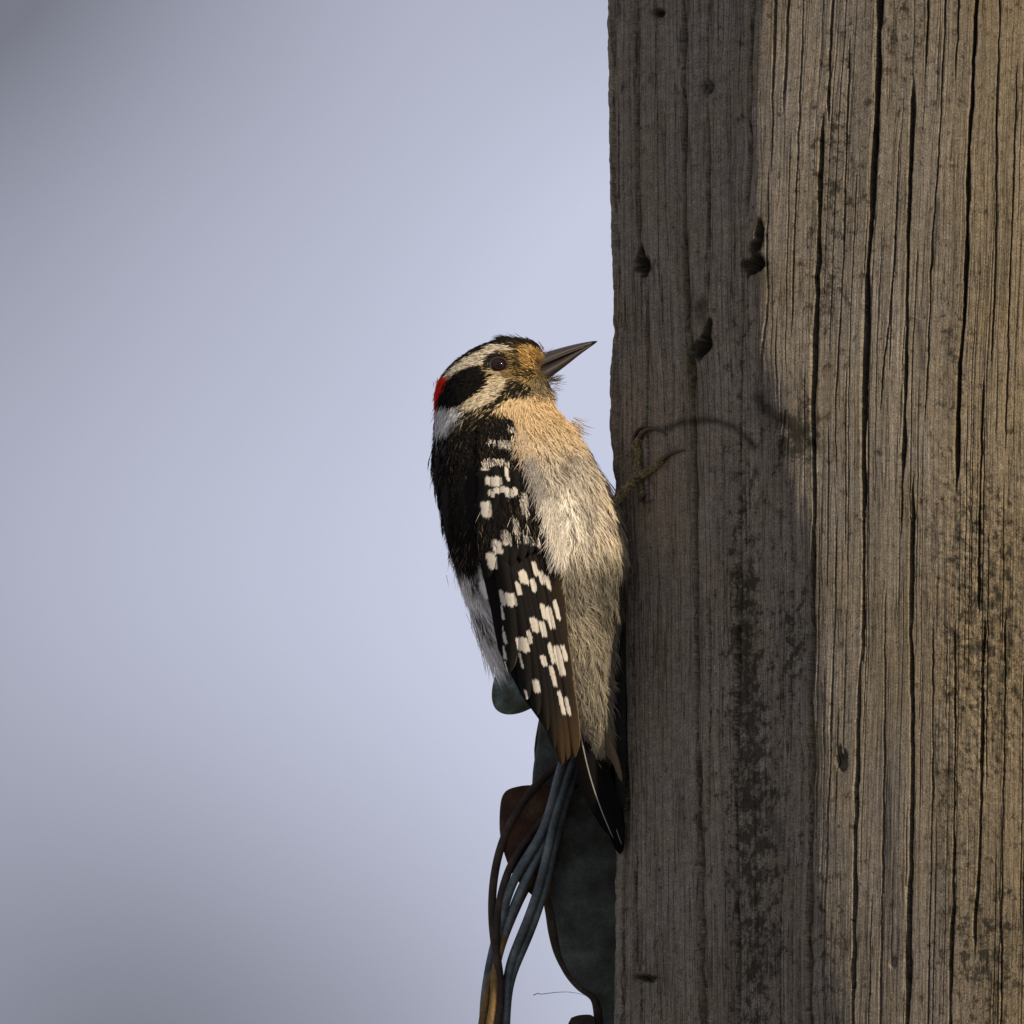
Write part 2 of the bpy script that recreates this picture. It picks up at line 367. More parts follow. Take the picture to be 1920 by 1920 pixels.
CRACKS = [  # polyline (py, px), half width px, depth px
    (GUIDES[0][1:6] + [(1560, 1172)], 4.0, 16), ([(1050, 1160), (1120, 1163), (1300, 1165), (1500, 1168), (1560, 1170)], 9, 46),
    ([(1500, 1171), (1700, 1169), (2100, 1168)], 4, 18),
    (GUIDES[1][:5], 4.5, 22), ([(600, 1294), (720, 1302), (800, 1304), (1000, 1304), (1200, 1306), (1400, 1306)], 3.6, 22),
    ([(1380, 1308), (1620, 1314), (1920, 1318), (2100, 1319)], 4.6, 26),
    ([(-200, 1192), (0, 1194), (250, 1195), (480, 1198)], 3.2, 14), ([(520, 1212), (640, 1213), (760, 1211), (960, 1214)], 2.6, 11),
    ([(-200, 1424), (0, 1418), (100, 1413), (200, 1410), (330, 1406), (420, 1402)], 3.6, 22), ([(500, 1393), (640, 1391), (800, 1390), (1100, 1391), (1500, 1382)], 2.0, 9),
    ([(-200, 1462), (0, 1457), (200, 1450), (330, 1445)], 2.6, 12), ([(-200, 1486), (0, 1481), (120, 1476), (220, 1470)], 2.6, 11),
    ([(300, 1442), (560, 1440), (700, 1432), (830, 1428)], 1.8, 9), ([(-100, 1510), (0, 1508), (200, 1500), (430, 1490), (640, 1484)], 1.8, 9),
    ([(-200, 1568), (0, 1562), (100, 1557), (235, 1552)], 3.0, 20), ([(205, 1543), (417, 1535), (600, 1529), (750, 1524), (900, 1527), (1120, 1525), (1500, 1524), (1800, 1519), (2100, 1515)], 5.2, 34),
    ([(60, 1594), (250, 1588), (500, 1580), (760, 1566), (900, 1568)], 1.7, 9),
    (GUIDES[3][:9], 6.0, 40), ([(780, 1620), (1000, 1619), (1250, 1617)], 3.6, 24), ([(1200, 1614), (1500, 1605), (1750, 1601), (2100, 1597)], 3.8, 26),
    ([(-200, 1746), (0, 1741), (150, 1734)], 3.2, 16), ([(140, 1713), (300, 1707), (400, 1703), (600, 1699), (780, 1695), (950, 1690), (1010, 1688)], 4.2, 28),
    ([(880, 1713), (1000, 1710), (1200, 1708), (1300, 1710), (1500, 1711), (1700, 1705), (2100, 1699)], 5.0, 36),
    ([(330, 1683), (480, 1677), (620, 1664), (700, 1654), (780, 1650)], 2.0, 10),
    ([(-200, 1837), (0, 1830), (150, 1824), (290, 1816), (420, 1814), (500, 1811), (600, 1807), (680, 1799), (850, 1794), (930, 1793)], 4.4, 30),
    ([(-200, 1800), (0, 1797), (90, 1793), (160, 1791)], 2.6, 14), ([(-100, 1775), (0, 1772), (200, 1764), (500, 1745), (700, 1738), (800, 1732)], 2.0, 11),
    ([(700, 1844), (900, 1838), (1050, 1834), (1160, 1836)], 3.2, 18), ([(1150, 1847), (1300, 1843), (1450, 1841), (1600, 1837), (1720, 1829), (1800, 1828)], 3.4, 20),
    ([(1150, 1792), (1400, 1791), (1560, 1789)], 2.0, 11), ([(1540, 1790), (1700, 1788), (1800, 1784), (2100, 1781)], 4.0, 26),
    ([(-100, 1876), (60, 1874), (200, 1868), (430, 1868), (560, 1864), (700, 1858)], 2.0, 11), ([(100, 1908), (400, 1898), (640, 1890), (860, 1884)], 1.8, 10),
    ([(1130, 1886), (1400, 1884), (1700, 1879), (2100, 1876)], 2.2, 12), ([(1100, 1660), (1350, 1657), (1600, 1654), (2100, 1647)], 2.0, 10),
    ([(960, 1570), (1200, 1566), (1350, 1560), (2000, 1540)], 1.9, 9), ([(1150, 1750), (1500, 1748), (2000, 1738)], 1.8, 9),
    ([(1050, 1383), (1300, 1382), (1500, 1381), (1700, 1383), (2100, 1386)], 2.6, 13), ([(1100, 1327), (1350, 1329), (1560, 1327)], 2.2, 10),
    ([(760, 1470), (1000, 1468), (1300, 1472), (1500, 1470)], 1.8, 8), ([(900, 1484), (1250, 1487), (1700, 1466), (2000, 1462)], 1.8, 8),
    ([(1700, 1202), (1830, 1203), (2100, 1206)], 1.8, 9), ([(1580, 1198), (1640, 1193), (1800, 1194), (1832, 1206)], 2.0, 8),
    ([(-100, 1328), (60, 1327), (160, 1327), (300, 1330), (560, 1333)], 2.0, 9)]
HOLES = [  # cx, cy, half w, half h, lean, depth
    (1204, 500, 15, 24, 0.12, 95), (1201, 474, 6, 22, 0.1, 50), (1416, 498, 21, 19, -0.2, 70), (1426, 440, 9, 30, -0.05, 95), (1418, 464, 11, 13, 0, 40),
    (1321, 648, 15, 25, -0.35, 130), (1330, 621, 7, 24, -0.15, 90), (1236, 24, 12, 8, 0, 30), (1328, 162, 12, 15, 0, 20), (1222, 146, 8, 16, 0, 8),
    (1317, 580, 12, 24, -0.2, 14), (1300, 690, 9, 40, 0.1, 16), (1577, 1430, 13, 22, 0.15, 16), (1575, 1408, 5, 14, 0, 14), (1586, 1416, 4, 10, 0.2, 14), (1212, 1834, 24, 7, 0.2, 30), (1675, 1806, 9, 14, 0, 6)]
def lump(px, py, cx, cy, a, b): return np.exp(-((px - cx) / a)**2 - ((py - cy) / b)**2)
def build_pole():
    z_main = P(960, rows_main, 0)[:, 2]
    up = np.concatenate([np.geomspace(0.02, 4.9, 26)]); 
    z = np.concatenate([(z_main[0] + up)[::-1], z_main, z_main[-1] - np.geomspace(0.02, z_main[-1] + 0.25, 22)])
    zc = np.clip(z, z_main[-1], z_main[0])
    py0 = 960 + (Z0 - zc) / S * 0.9806
    x0 = np.interp(py0, [-200, 0, 150, 300, 500, 620, 640, 690, 740, 800, 850, 900, 960, 1100, 1500, 1700, 2100],
                   [1135, 1137, 1139, 1141, 1145, 1148, 1147, 1141, 1141, 1142, 1146, 1150, 1153, 1153, 1153, 1153, 1151])
    tx = np.interp(py0, [-200, 0, 350, 700, 850, 1000, 1300, 1920, 2100], [1418, 1410, 1400, 1408, 1440, 1478, 1505, 1522, 1524])
    ker = np.hanning(61); ker /= ker.sum()
    tx = np.convolve(np.pad(tx, 30, 'edge'), ker, 'valid')
    xs = np.convolve(np.pad(x0, 30, 'edge'), ker, 'valid')
    na, nb, nc, nd = 46, 250, 460, 56
    Re = 70.0; ph0, ph1 = R(-150), R(-51)
    cols = []
    NR = len(z)
    ph = np.linspace(ph0, ph1, na)[None, :]
    ax = x0[:, None] + Re + Re * np.sin(ph); ay = -Re * np.cos(ph) + 0 * ax
    xe = ax[:, -1:]; ye = ay[:, -1:]
    fb = (np.arange(1, nb + 1) / nb)[None, :]
    bx = xe + (tx[:, None] - xe) * fb; by = ye - (bx - xe) * (math.tan(R(51)) * (tx - xs) / (tx - x0))[:, None]
    fc = (np.arange(1, nc + 1) / nc)[None, :]
    cx = tx[:, None] + (1945 - tx[:, None]) * fc
    dd = cx - tx[:, None]
    w = 42.0
    low = smooth(500, 1900, py0)[:, None] * 8.0
    phi = 51 - (51 - 25 - low) * smooth(0, w, dd) - (25 - 3) * np.clip((dd - w) / 480, 0, 1.05)
    dx = np.diff(np.concatenate([bx[:, -1:], cx], 1), axis=1)
    cy = by[:, -1:] - np.cumsum(np.tan(np.radians(phi)) * dx, axis=1)
    loop = []
    for r in range(NR):
        pts = [(cx[r, -1], cy[r, -1]), (2420, cy[r, -1] + 90), (2740, 330), (2600, 850), (2000, 1130), (1420, 880), (1190, 420), (ax[r, 0], ay[r, 0])]
        loop.append(catmull(pts, nd + 2)[1:-1])
    loop = np.array(loop)
    X = np.concatenate([ax, bx, cx, loop[:, :, 0]], 1); Y = np.concatenate([ay, by, cy, loop[:, :, 1]], 1)
    NC = X.shape[1]
    Zg = np.repeat(z[:, None], NC, 1)
    pts = np.stack([(X - 960) * S, Y * S, Zg], -1)
    # outline normal
    tX = np.roll(X, -1, 1) - np.roll(X, 1, 1); tY = np.roll(Y, -1, 1) - np.roll(Y, 1, 1)
    ln = np.hypot(tX, tY) + 1e-9
    nX, nY = tY / ln, -tX / ln
    px, py = proj(pts.reshape(-1, 3)); px = px.reshape(NR, NC); py = py.reshape(NR, NC)
    vis = (np.arange(NC) < na + nb + nc)[None, :] & (py > -400) & (py < 2300)
    u = grain_u(px, py)
    inview = smooth(-300, -150, py) * (1 - smooth(2060, 2200, py))
    h = 2.2 * vnoise(u / 46, py / 520, 1) + 0.8 * vnoise(u / 17, py / 330, 2) + 0.4 * vnoise(u / 6.5, py / 170, 4) + 0.4 * vnoise(u / 3.0, py / 80, 5)
    h += 3.2 * vnoise(u / 110, py / 700, 6)
    rough = np.clip(1.2 * lump(px, py, 1860, 1080, 110, 260) + 0.9 * lump(px, py, 1850, 1350, 80, 200) + 0.5 * lump(px, py, 1790, 950, 60, 120) + 0.5 * lump(px, py, 1215, 1320, 22, 260), 0, 1.2)
    h += rough * (2.1 * vnoise(u / 11, py / 8, 7) + 0.9 * vnoise(u / 5, py / 4.5, 8))
    h += (1.2 * vnoise(py / 23, px * 0, 3) + 0.8 * vnoise(py / 7, px * 0 + 3, 3)) * np.exp(-np.abs(px - x0[:, None]) / 14)
    tl = np.exp(-((px - tx[:, None] - 10) / 55)**2); h += tl * (5.0 * vnoise(u / 60, py / 130, 51) + 2.5 * vnoise(u / 24, py / 55, 52))
    crevice = np.zeros_like(h)
    moss = np.zeros_like(h)
    side = np.where(np.arange(NC) < na + nb + nc, 1.0, 0.0)[None, :]
    PX, PY = px.ravel(), py.ravel(); SIDE = np.repeat(side, NR, 0).ravel(); INV = inview.ravel()
    H, CRV, MOS = h.ravel(), crevice.ravel(), moss.ravel()
    def cut(poly, hw, depth, wob, seed):
        a = np.asarray(poly, float)
        y0, y1 = a[0, 0], a[-1, 0]
        ix = np.nonzero((SIDE > 0) & (PX > a[:, 1].min() - 25) & (PX < a[:, 1].max() + 25) & (PY > y0 - 5) & (PY < y1 + 5))[0]
        x, y = PX[ix], PY[ix]
        e = 60 if (y1 - y0) > 150 else 25
        tp = (smooth(y0, y0 + e, y) if y0 > -90 else INV[ix]) * ((1 - smooth(y1 - e, y1, y)) if y1 < 2000 else INV[ix])
        cxl = np.interp(y, a[:, 0], a[:, 1]) + wob * vnoise(y / 37, y * 0 + seed, 9) + wob * 0.6 * vnoise(y / 11, y * 0 + seed * 3, 9)
        ww = hw * (0.75 + 0.45 * vnoise(y / 70, y * 0 + seed * 5, 10)) * (0.35 + 0.65 * tp)
        ww = np.maximum(ww, 1.1)
        g = np.exp(-(np.abs(x - cxl) / ww)**4) * tp
        H[ix] += -depth * g + 1.0 * np.exp(-((x - cxl) / (ww * 2.6))**2) * tp * min(1, hw / 3)
        CRV[ix] = np.maximum(CRV[ix], g * min(1, depth / 20))
        MOS[ix] = np.maximum(MOS[ix], np.exp(-((x - cxl) / (hw * 1.9))**2) * tp * min(1, hw / 5) * 0.45)
    for i, (poly, hw, depth) in enumerate(CRACKS): cut(poly, hw * (1.25 if 1175 < poly[0][1] < 1400 else 1.0), depth * (1.0 if poly[0][1] < 1175 else 2.6 if poly[0][1] < 1400 else 1.35), 1.4, i + 0.5)
    r2 = np.random.default_rng(5)
    for i in range(150):                                    # hairline checks that follow the grain
        uu = r2.uniform(1165, 1930); ya = r2.uniform(-250, 1800); yb = ya + r2.uniform(150, 900)
        ys = np.linspace(ya, yb, 8)
        gx = np.array([np.interp(uu, GU, [pl(g, y) for g in GUIDES]) for y in ys])
        cut(list(zip(ys, gx)), r2.uniform(0.9, 1.5), 1.5 + 7.0 * r2.random()**2, 0.8, 60 + i * 0.7)
    hole_dark = np.zeros_like(h)
    h = H.reshape(h.shape); moss = MOS.reshape(h.shape)
    for (cx_, cy_, a, b, lean, depth) in HOLES:
        ex = px - cx_ - lean * (py - cy_) + 1.2 * vnoise(px / 14, py / 26, 12); ey = py - cy_ + 3 * vnoise(px / 9, py / 40, 13)
        q = (np.abs(ex / a)**1.6 + np.abs(ey / b)**1.6)**(1 / 1.6)
        g = (1 - smooth(0.45, 1.04, q)) * side
        h -= 0.8 * depth * g
        hole_dark = np.maximum(hole_dark, (1 - smooth(0.95, 1.3, q + 0.25 * vnoise(px / 6, py / 8, 14))) * side * min(1, depth / 45))  # darkens the holes: dark knot wood plus painted shade
        moss = np.maximum(moss, np.exp(-((q - 1.0) / 0.35)**2) * 0.5 * side * min(1, depth / 30))
    h = np.where(vis, h, 0.4 * h)
    pts[..., 0] += nX * h * S; pts[..., 1] += nY * h * S
    lich = 1.0 * lump(px, py, 1395, 1150, 34, 300) + 1.0 * lump(px, py, 1415, 1560, 50, 330) + 1.3 * lump(px, py, 1495, 815, 45, 60) + 0.9 * lump(px, py, 1490, 1210, 26, 120) \
        + 0.75 * lump(px, py, 1860, 1230, 75, 150) + 0.55 * lump(px, py, 1840, 1010, 90, 150) + 0.6 * lump(px, py, 1790, 660, 35, 110) + 0.6 * lump(px, py, 1570, 320, 60, 160) \
        + 0.5 * lump(px, py, 1700, 60, 90, 130) + 0.6 * lump(px, py, 1550, 560, 40, 110) + 0.8 * lump(px, py, 1850, 1800, 90, 160) + 0.5 * lump(px, py, 1560, 1780, 60, 140) \
        + 0.5 * lump(px, py, 1420, 1850, 40, 150) + 0.35 * lump(px, py, 1380, 640, 40, 100) + 0.5 * lump(px, py, 1780, 1500, 40, 200) - 0.35 * lump(px, py, 1240, 1000, 90, 500) - 0.3 * lump(px, py, 1680, 1500, 60, 400)
    yellow = 0.8 * smooth(1700, 1900, px) + 0.5 * lump(px, py, 1780, 1250, 120, 330) + 0.3 * lump(px, py, 1660, 1200, 60, 200)
    moss += 0.95 * lump(px, py, 1297, 690, 14, 70) + 0.6 * lump(px, py, 1318, 580, 18, 30) + 0.5 * lump(px, py, 1425, 520, 20, 24) + 0.35 * lump(px, py, 1310, 780, 20, 40) + 0.35 * lump(px, py, 1690, 960, 25, 90)
    def arc(pl_, w):
        a = np.asarray(pl_, float); d = np.full(px.shape, 1e9)
        for i in range(len(a) - 1):
            ab = a[i + 1] - a[i]; t = np.clip(((px - a[i, 0]) * ab[0] + (py - a[i, 1]) * ab[1]) / (ab @ ab), 0, 1)
            d = np.minimum(d, np.hypot(px - a[i, 0] - t * ab[0], py - a[i, 1] - t * ab[1]))
        return np.exp(-(d / w)**2)
    stain_and_shade = 0.85 * arc([(1252, 803), (1275, 793), (1310, 788), (1345, 790), (1375, 800), (1400, 820), (1415, 838)], 7) + 0.9 * arc([(1424, 745), (1440, 770), (1470, 790), (1500, 815), (1530, 838)], 13) \
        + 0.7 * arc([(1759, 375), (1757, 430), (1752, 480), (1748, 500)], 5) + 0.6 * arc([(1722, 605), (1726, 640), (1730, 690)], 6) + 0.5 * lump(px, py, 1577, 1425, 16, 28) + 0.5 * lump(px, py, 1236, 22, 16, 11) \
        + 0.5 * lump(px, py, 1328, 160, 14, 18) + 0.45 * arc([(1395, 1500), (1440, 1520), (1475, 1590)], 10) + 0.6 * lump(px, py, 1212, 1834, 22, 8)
    stain_and_shade = np.maximum(stain_and_shade, 0.92 * hole_dark)  # real stains joined with the painted darkness of the holes
    nrm = lambda a: np.clip(a, -0.6, 1.4).ravel()
    f = grid_faces(NR, NC, True)[:, ::-1]
    v = pts.reshape(-1, 3)
    # cap rings: the top is closed with a fan, the foot is buried in the ground
    ctop = v[:NC].mean(0) + np.array([0, 0, 0.02]); cbot = v[-NC:].mean(0)
    i0 = np.arange(NC); i1 = (i0 + 1) % NC
    v2 = np.vstack([v, ctop, cbot]); nt_ = len(v)
    tri = np.vstack([f[:, [0, 1, 2]], f[:, [0, 2, 3]], np.stack([i0, i1, np.full(NC, nt_)], -1), np.stack([i1 + nt_ - NC, i0 + nt_ - NC, np.full(NC, nt_ + 1)], -1)])
    ext = lambda a: np.append(nrm(a), [0, 0])
    uvv = np.vstack([np.stack([u.ravel() / 100, (960 + (Z0 - Zg.ravel()) / S) / 100], -1), [[0, 0], [0, 0]]])
    # around the back the grain coordinate comes from the arc so that the pattern does not smear
    s = np.cumsum(ln, 1) / 2
    back = np.repeat((np.arange(NC) >= na + nb + nc)[None, :], NR, 0).ravel()
    uvv[:-2][back, 0] = (s.ravel()[back] + 900) / 100
    o = mesh_np('utility_pole', v2, tri, M_WOOD, uv=uvv, attrs={'lichen': ext(lich), 'yellow': ext(yellow), 'moss': np.clip(ext(moss), 0, 1), 'stain_and_shade': np.clip(ext(stain_and_shade), 0, 1)})
    tag(o, 'weathered grey brown wooden utility pole with long cracks, knot holes and dark lichen', 'pole')
    return o
build_pole()
def pole_d(px, py):
    """depth of the pole's left face (undisplaced) at a photo pixel"""
    x0 = 1152.0
    a = x0 + 70 * (1 - math.sin(R(51)))
    if px < a:
        s = min(1, max(0, 1 - (px - x0) / 70.0)); return -70 * math.sqrt(max(0, 1 - s * s))
    return -70 * math.cos(R(51)) - (px - a) * math.tan(R(51))

# ------------------------------------------------------------------ guy hardware
def plate(name, outline, d0, d1, material, parent, bevel=3.0, bulge=0.0):
    bm = bmesh.new()
    pts = catmull(np.asarray(outline + [outline[0]], float), len(outline) * 5)[:-1]
    fr = [bm.verts.new(P(x, y, d0)) for x, y in pts]
    bk = [bm.verts.new(P(x, y, d1)) for x, y in pts]
    n = len(pts)
    c = pts.mean(0)
    if bulge:
        rings = [fr]
        for k, f in ((1, 0.72), (2, 0.4)):
            rings.append([bm.verts.new(P(*(c + (p - c) * f), d0 - bulge * (1 - f * f))) for p in pts])
        for a, b in zip(rings, rings[1:]):
            for i in range(n): bm.faces.new((a[i], a[(i + 1) % n], b[(i + 1) % n], b[i]))
        cv = bm.verts.new(P(c[0], c[1], d0 - bulge))
        for i in range(n): bm.faces.new((rings[-1][i], rings[-1][(i + 1) % n], cv))
    else:
        bm.faces.new(fr)
    bm.faces.new(bk[::-1])
    for i in range(n): bm.faces.new((fr[(i + 1) % n], fr[i], bk[i], bk[(i + 1) % n]))
    bmesh.ops.recalc_face_normals(bm, faces=bm.faces)
    for f in bm.faces: f.smooth = True
    me = bpy.data.meshes.new(name); bm.to_mesh(me); bm.free(); me.materials.append(material)
    o = bpy.data.objects.new(name, me); scene.collection.objects.link(o)
    if bevel:
        bv = o.modifiers.new('edge', 'BEVEL'); bv.width = bevel * S; bv.segments = 3; bv.limit_method = 'ANGLE'; bv.angle_limit = R(50)
    if parent is not None: adopt(o, parent)
    return o
def build_hardware():
    HD = 70
    br = empty('guy_bracket', tuple(P(1120, 1900, 120 + HD)))
    tag(br, 'dark grey cast steel guy bracket bolted to the wooden pole behind the tail', 'bracket')
    # big cast hook plate hugging the pole
    plate('hook_plate', [(1190, 1330), (1060, 1330), (1016, 1338), (1008, 1390), (998, 1462), (1002, 1560), (1016, 1650), (1023, 1692), (1031, 1740), (1040, 1785), (1056, 1824), (1080, 1854), (1104, 1872), (1113, 1888), (1117, 1930), (1116, 2010), (1190, 2010)],
          98 + HD, 150 + HD, M_GALV, br, 5)
    tube_obj('rim', [tuple(P(x, y, 102 + HD)) for x, y in catmull([(1020, 1660), (1031, 1712), (1037, 1750), (1046, 1788), (1062, 1822), (1085, 1848), (1108, 1866), (1119, 1886), (1123, 1930), (1122, 2006)], 50)], (7 + 2 * np.sin(np.linspace(0, 9, 50))) * S, M_DARKRUST, br, 12)
    plate('rim_flange', [(1190, 1262), (1150, 1262), (1136, 1276), (1120, 1320), (1090, 1345), (1100, 1380), (1190, 1390)], 88 + HD, 130 + HD, M_DARKRUST, br, 3)
    plate('rounded_ear', [(1040, 1262), (985, 1236), (948, 1236), (931, 1258), (922, 1298), (927, 1326), (946, 1339), (975, 1337), (1010, 1322), (1048, 1310)], 110 + HD, 150 + HD, M_EAR, br, 3, bulge=16)
    plate('web', [(1060, 1262), (1030, 1290), (1012, 1340), (1004, 1430), (1060, 1450), (1150, 1400), (1150, 1270)], 112 + HD, 146 + HD, M_DARKRUST, br, 3)
    plate('black_strip', [(1172, 1082), (1160, 1080), (1152, 1090), (1151, 1200), (1152, 1330), (1153, 1450), (1158, 1500), (1172, 1502), (1173, 1300)], -62, 40, M_BLACKSTRIP, br, 2)  # near-black strip along the pole's left edge
    nut = plate('nut', [(1071, 1908), (1088, 1903), (1112, 1905), (1117, 1930), (1112, 1965), (1085, 1972), (1066, 1955), (1064, 1925)], 60 + HD, 100 + HD, M_DARKRUST, br, 2)
    tube_obj('bolt', [P(1092, 1938, 46 + HD), P(1092, 1938, 50 + HD), P(1092, 1938, 160 + HD)], [8 * S, 12 * S, 12 * S], M_RUST, nut, 16)
    th = plate('rusty_thimble', [(1040, 1476), (997, 1472), (965, 1476), (946, 1486), (938, 1510), (937, 1560), (946, 1602), (962, 1640), (990, 1672), (1012, 1688), (1030, 1690), (1040, 1600)], 72 + HD, 98 + HD, M_RUST, br, 4, bulge=5)

    # twisted strands of the guy wire: they come down behind the tail, gather into a lay and run on to the ground
    gw = empty('guy_wire', (-0.38, 0.02, 0.0))
    tag(gw, 'bundle of twisted grey and rust brown steel strands hanging beside the pole', 'wire')
    ctrl = [
        # (material, radius px, [(px, py, d)...])
        (M_WIRERUST, 8.0, [(1075, 1405, 72), (1048, 1434, 70), (1000, 1474, 70), (966, 1522, 70), (941, 1576, 70), (927, 1628, 68), (921, 1690, 60), (923, 1745, 46), (932, 1800, 34), (944, 1850, 28)]),
        (M_WIRERUST, 7.6, [(1080, 1470, 84), (1040, 1512, 76), (1005, 1552, 68), (975, 1590, 60), (952, 1632, 54), (938, 1680, 48), (931, 1730, 44), (929, 1790, 40), (935, 1850, 38)]),
        (M_WIRE, 8.6, [(1068, 1400, 40), (1054, 1432, 34), (1038, 1490, 30), (1026, 1545, 30), (1002, 1588, 34), (976, 1624, 38), (956, 1664, 44), (942, 1712, 50), (928, 1768, 52), (914, 1820, 48)]),
        (M_WIRE, 8.6, [(1070, 1470, 58), (1045, 1530, 50), (1022, 1580, 44), (1003, 1618, 42), (984, 1652, 44), (965, 1695, 50), (949, 1740, 58), (934, 1786, 62), (922, 1830, 62)]),
        (M_WIRE, 8.6, [(1084, 1396, 48), (1072, 1432, 40), (1052, 1490, 34), (1036, 1550, 26), (1024, 1612, 22), (1010, 1668, 24), (990, 1724, 32), (968, 1776, 44), (948, 1822, 56)]),
        (M_WIRE, 8.6, [(1090, 1400, 62), (1080, 1440, 54), (1060, 1500, 48), (1044, 1560, 40), (1033, 1618, 34), (1019, 1676, 36), (999, 1736, 44), (976, 1790, 54), (952, 1836, 66)]),
        (M_WIREAMBER, 8.4, [(1000, 1640, 70), (978, 1680, 72), (960, 1720, 70), (944, 1760, 58), (932, 1800, 44), (927, 1840, 30), (928, 1870, 24)]),
        (M_WIREAMBER, 8.0, [(1050, 1560, 80), (1015, 1612, 78), (985, 1660, 76), (962, 1706, 74), (943, 1752, 68), (928, 1800, 56), (916, 1850, 40)]),
    ]
    yb = 1880.0
    for k, (mt, r, c) in enumerate(ctrl):
        c = [(a_, b_, d_ + HD) for a_, b_, d_ in c]
        lastx = c[-1][0]
        ax0 = lambda y: 931 - 0.075 * (y - 1840)
        x, y, d = c[-1]
        phase = math.atan2(d - 46 - HD, x - ax0(y)); rad0 = math.hypot(d - 46 - HD, x - ax0(y))
        path = [tuple(P(*q)) for q in catmull(c, 60)]
        ys = np.concatenate([np.arange(y + 10, 2140, 10.0), np.arange(2150, 24400, 60.0)])
        for yy in ys:
            tt = yy - y
            rad = 23 + (rad0 - 23) * math.exp(-tt / 60.0)
            a = phase - (tt - 70 * (1 - math.exp(-tt / 70.0))) / 620.0 * 2 * math.pi
            w = P(ax0(yy) + rad * math.cos(a), yy, 46 + HD + rad * math.sin(a)) if yy < 2150 else np.array([(ax0(yy) + rad * math.cos(a) - 960) * S, (46 + HD + rad * math.sin(a)) * S, P(960, 2140, 46)[2] - (yy - 2140) * S])
            path.append(tuple(w))
            if w[2] < -0.06: break
        path = np.array(path)
        for _ in range(3):
            sp_ = path.copy()
            for w_ in (1, 2, 3, 4): sp_[5:110] += path[5 - w_:110 - w_] + path[5 + w_:110 + w_]
            sp_[5:110] /= 9; bl = np.clip(np.minimum(np.arange(5, 110) - 4, 110 - np.arange(5, 110)) / 12, 0, 1)[:, None]; path[5:110] = path[5:110] * (1 - bl) + sp_[5:110] * bl
        rr_ = np.full(len(path), r); rr_[60:] = r + (10.6 - r) * np.clip(np.arange(len(path) - 60) / 10, 0, 1)
        v, f, caps = tube(path, rr_ * S, 10)
        tri = np.vstack([f[:, [0, 1, 2]], f[:, [0, 2, 3]], caps[:, :3]])
        o = mesh_np('strand', v, tri, mt); adopt(o, gw)
    core = tube_obj('strand', [tuple(P(932, 1850, 46 + HD)), tuple(P(930, 1880, 46 + HD)), tuple(P(909, 2140, 46 + HD)), (-0.268, (46 + HD) * S, -0.06)], [9 * S, 13 * S, 13 * S, 13 * S], M_WIRERUST, gw, 12)
    fib = tube_obj('dry_fibre', [tuple(P(*q)) for q in catmull([(a_, b_, d_ + HD) for a_, b_, d_ in [(1000, 1866, 92), (1008, 1863, 92), (1016, 1864, 94), (1040, 1861, 96), (1062, 1860, 98), (1080, 1862, 100), (1096, 1866, 102)]], 24)],
             np.linspace(0.9, 0.35, 24) * S, M_FIBRE, None, 5)
    tag(fib, 'hair thin curled dry fibre caught on the bracket edge', 'fibre')
build_hardware()

# ------------------------------------------------------------------ woodpecker
D0 = -62.0
# rows of the body: py, left px, right px, half thickness in depth
BODY = np.array([
    (638, 946, 988, 14), (643, 922, 1000, 38), (652, 900, 1009, 58), (664, 878, 1014, 72), (680, 856, 1014, 84), (700, 837, 1012, 94), (720, 826, 1024, 100),
    (740, 821, 1032, 103), (760, 820, 1034, 106), (780, 822, 1046, 112), (800, 823, 1064, 120), (830, 820, 1086, 132), (860, 819, 1103, 142),
    (900, 823, 1126, 150), (940, 831, 1143, 154), (980, 839, 1155, 154), (1020, 850, 1163, 150), (1060, 862, 1166, 144), (1100, 874, 1164, 136),
    (1140, 890, 1160, 124), (1180, 912, 1153, 110), (1220, 955, 1147, 95), (1260, 992, 1141, 80), (1300, 1034, 1138, 62), (1340, 1072, 1140, 45), (1380, 1098, 1144, 30), (1410, 1112, 1146, 13)], float)
def smooth_table(t):
    y = np.arange(638, 1411, 2.0)
    out = [np.interp(y, t[:, 0], t[:, k]) for k in (1, 2, 3)]
    ker = np.ones(9) / 9
    sm = []
    for o in out:
        p = np.concatenate([2 * o[0] - o[4:0:-1], o, 2 * o[-1] - o[-2:-6:-1]])
        sm.append(np.convolve(p, ker, 'valid'))
    sm[2] = np.maximum(sm[2], 2)
    return y, sm
BY, (BL, BR, BH) = smooth_table(BODY)
SE = 2.25
EYE = (934.5, 684.5)
def body_pt(py, th):
    l = np.interp(py, BY, BL); r = np.interp(py, BY, BR); hd = np.interp(py, BY, BH)
    c = np.cos(th); s = np.sin(th)
    px = (l + r) / 2 + (r - l) / 2 * np.sign(c) * np.abs(c)**(2 / SE)
    d = D0 - hd * np.sign(s) * np.abs(s)**(2 / SE)
    return px, d
def body_world(py, th):
    px, d = body_pt(py, th); return P(px, py, d)
def body_normal(py, th):
    e = 0.02; q = 2.0
    a = body_world(py, th + e) - body_world(py, th - e)
    b = body_world(np.clip(py + q, 638, 1410), th) - body_world(np.clip(py - q, 638, 1410), th)
    n = np.cross(a, b); n /= np.linalg.norm(n, axis=-1)[..., None] + 1e-15
    c = P((np.interp(py, BY, BL) + np.interp(py, BY, BR)) / 2, py, D0)
    sgn = np.sign(((body_world(py, th) - c) * n).sum(-1)); sgn[sgn == 0] = 1
    return n * sgn[..., None]
def body_front(px, py):
    l = np.interp(py, BY, BL); r = np.interp(py, BY, BR); hd = np.interp(py, BY, BH)
    t = np.clip(np.abs((px - (l + r) / 2) / ((r - l) / 2)), 0, 0.985)
    return D0 - hd * (1 - t**SE)**(1 / SE)
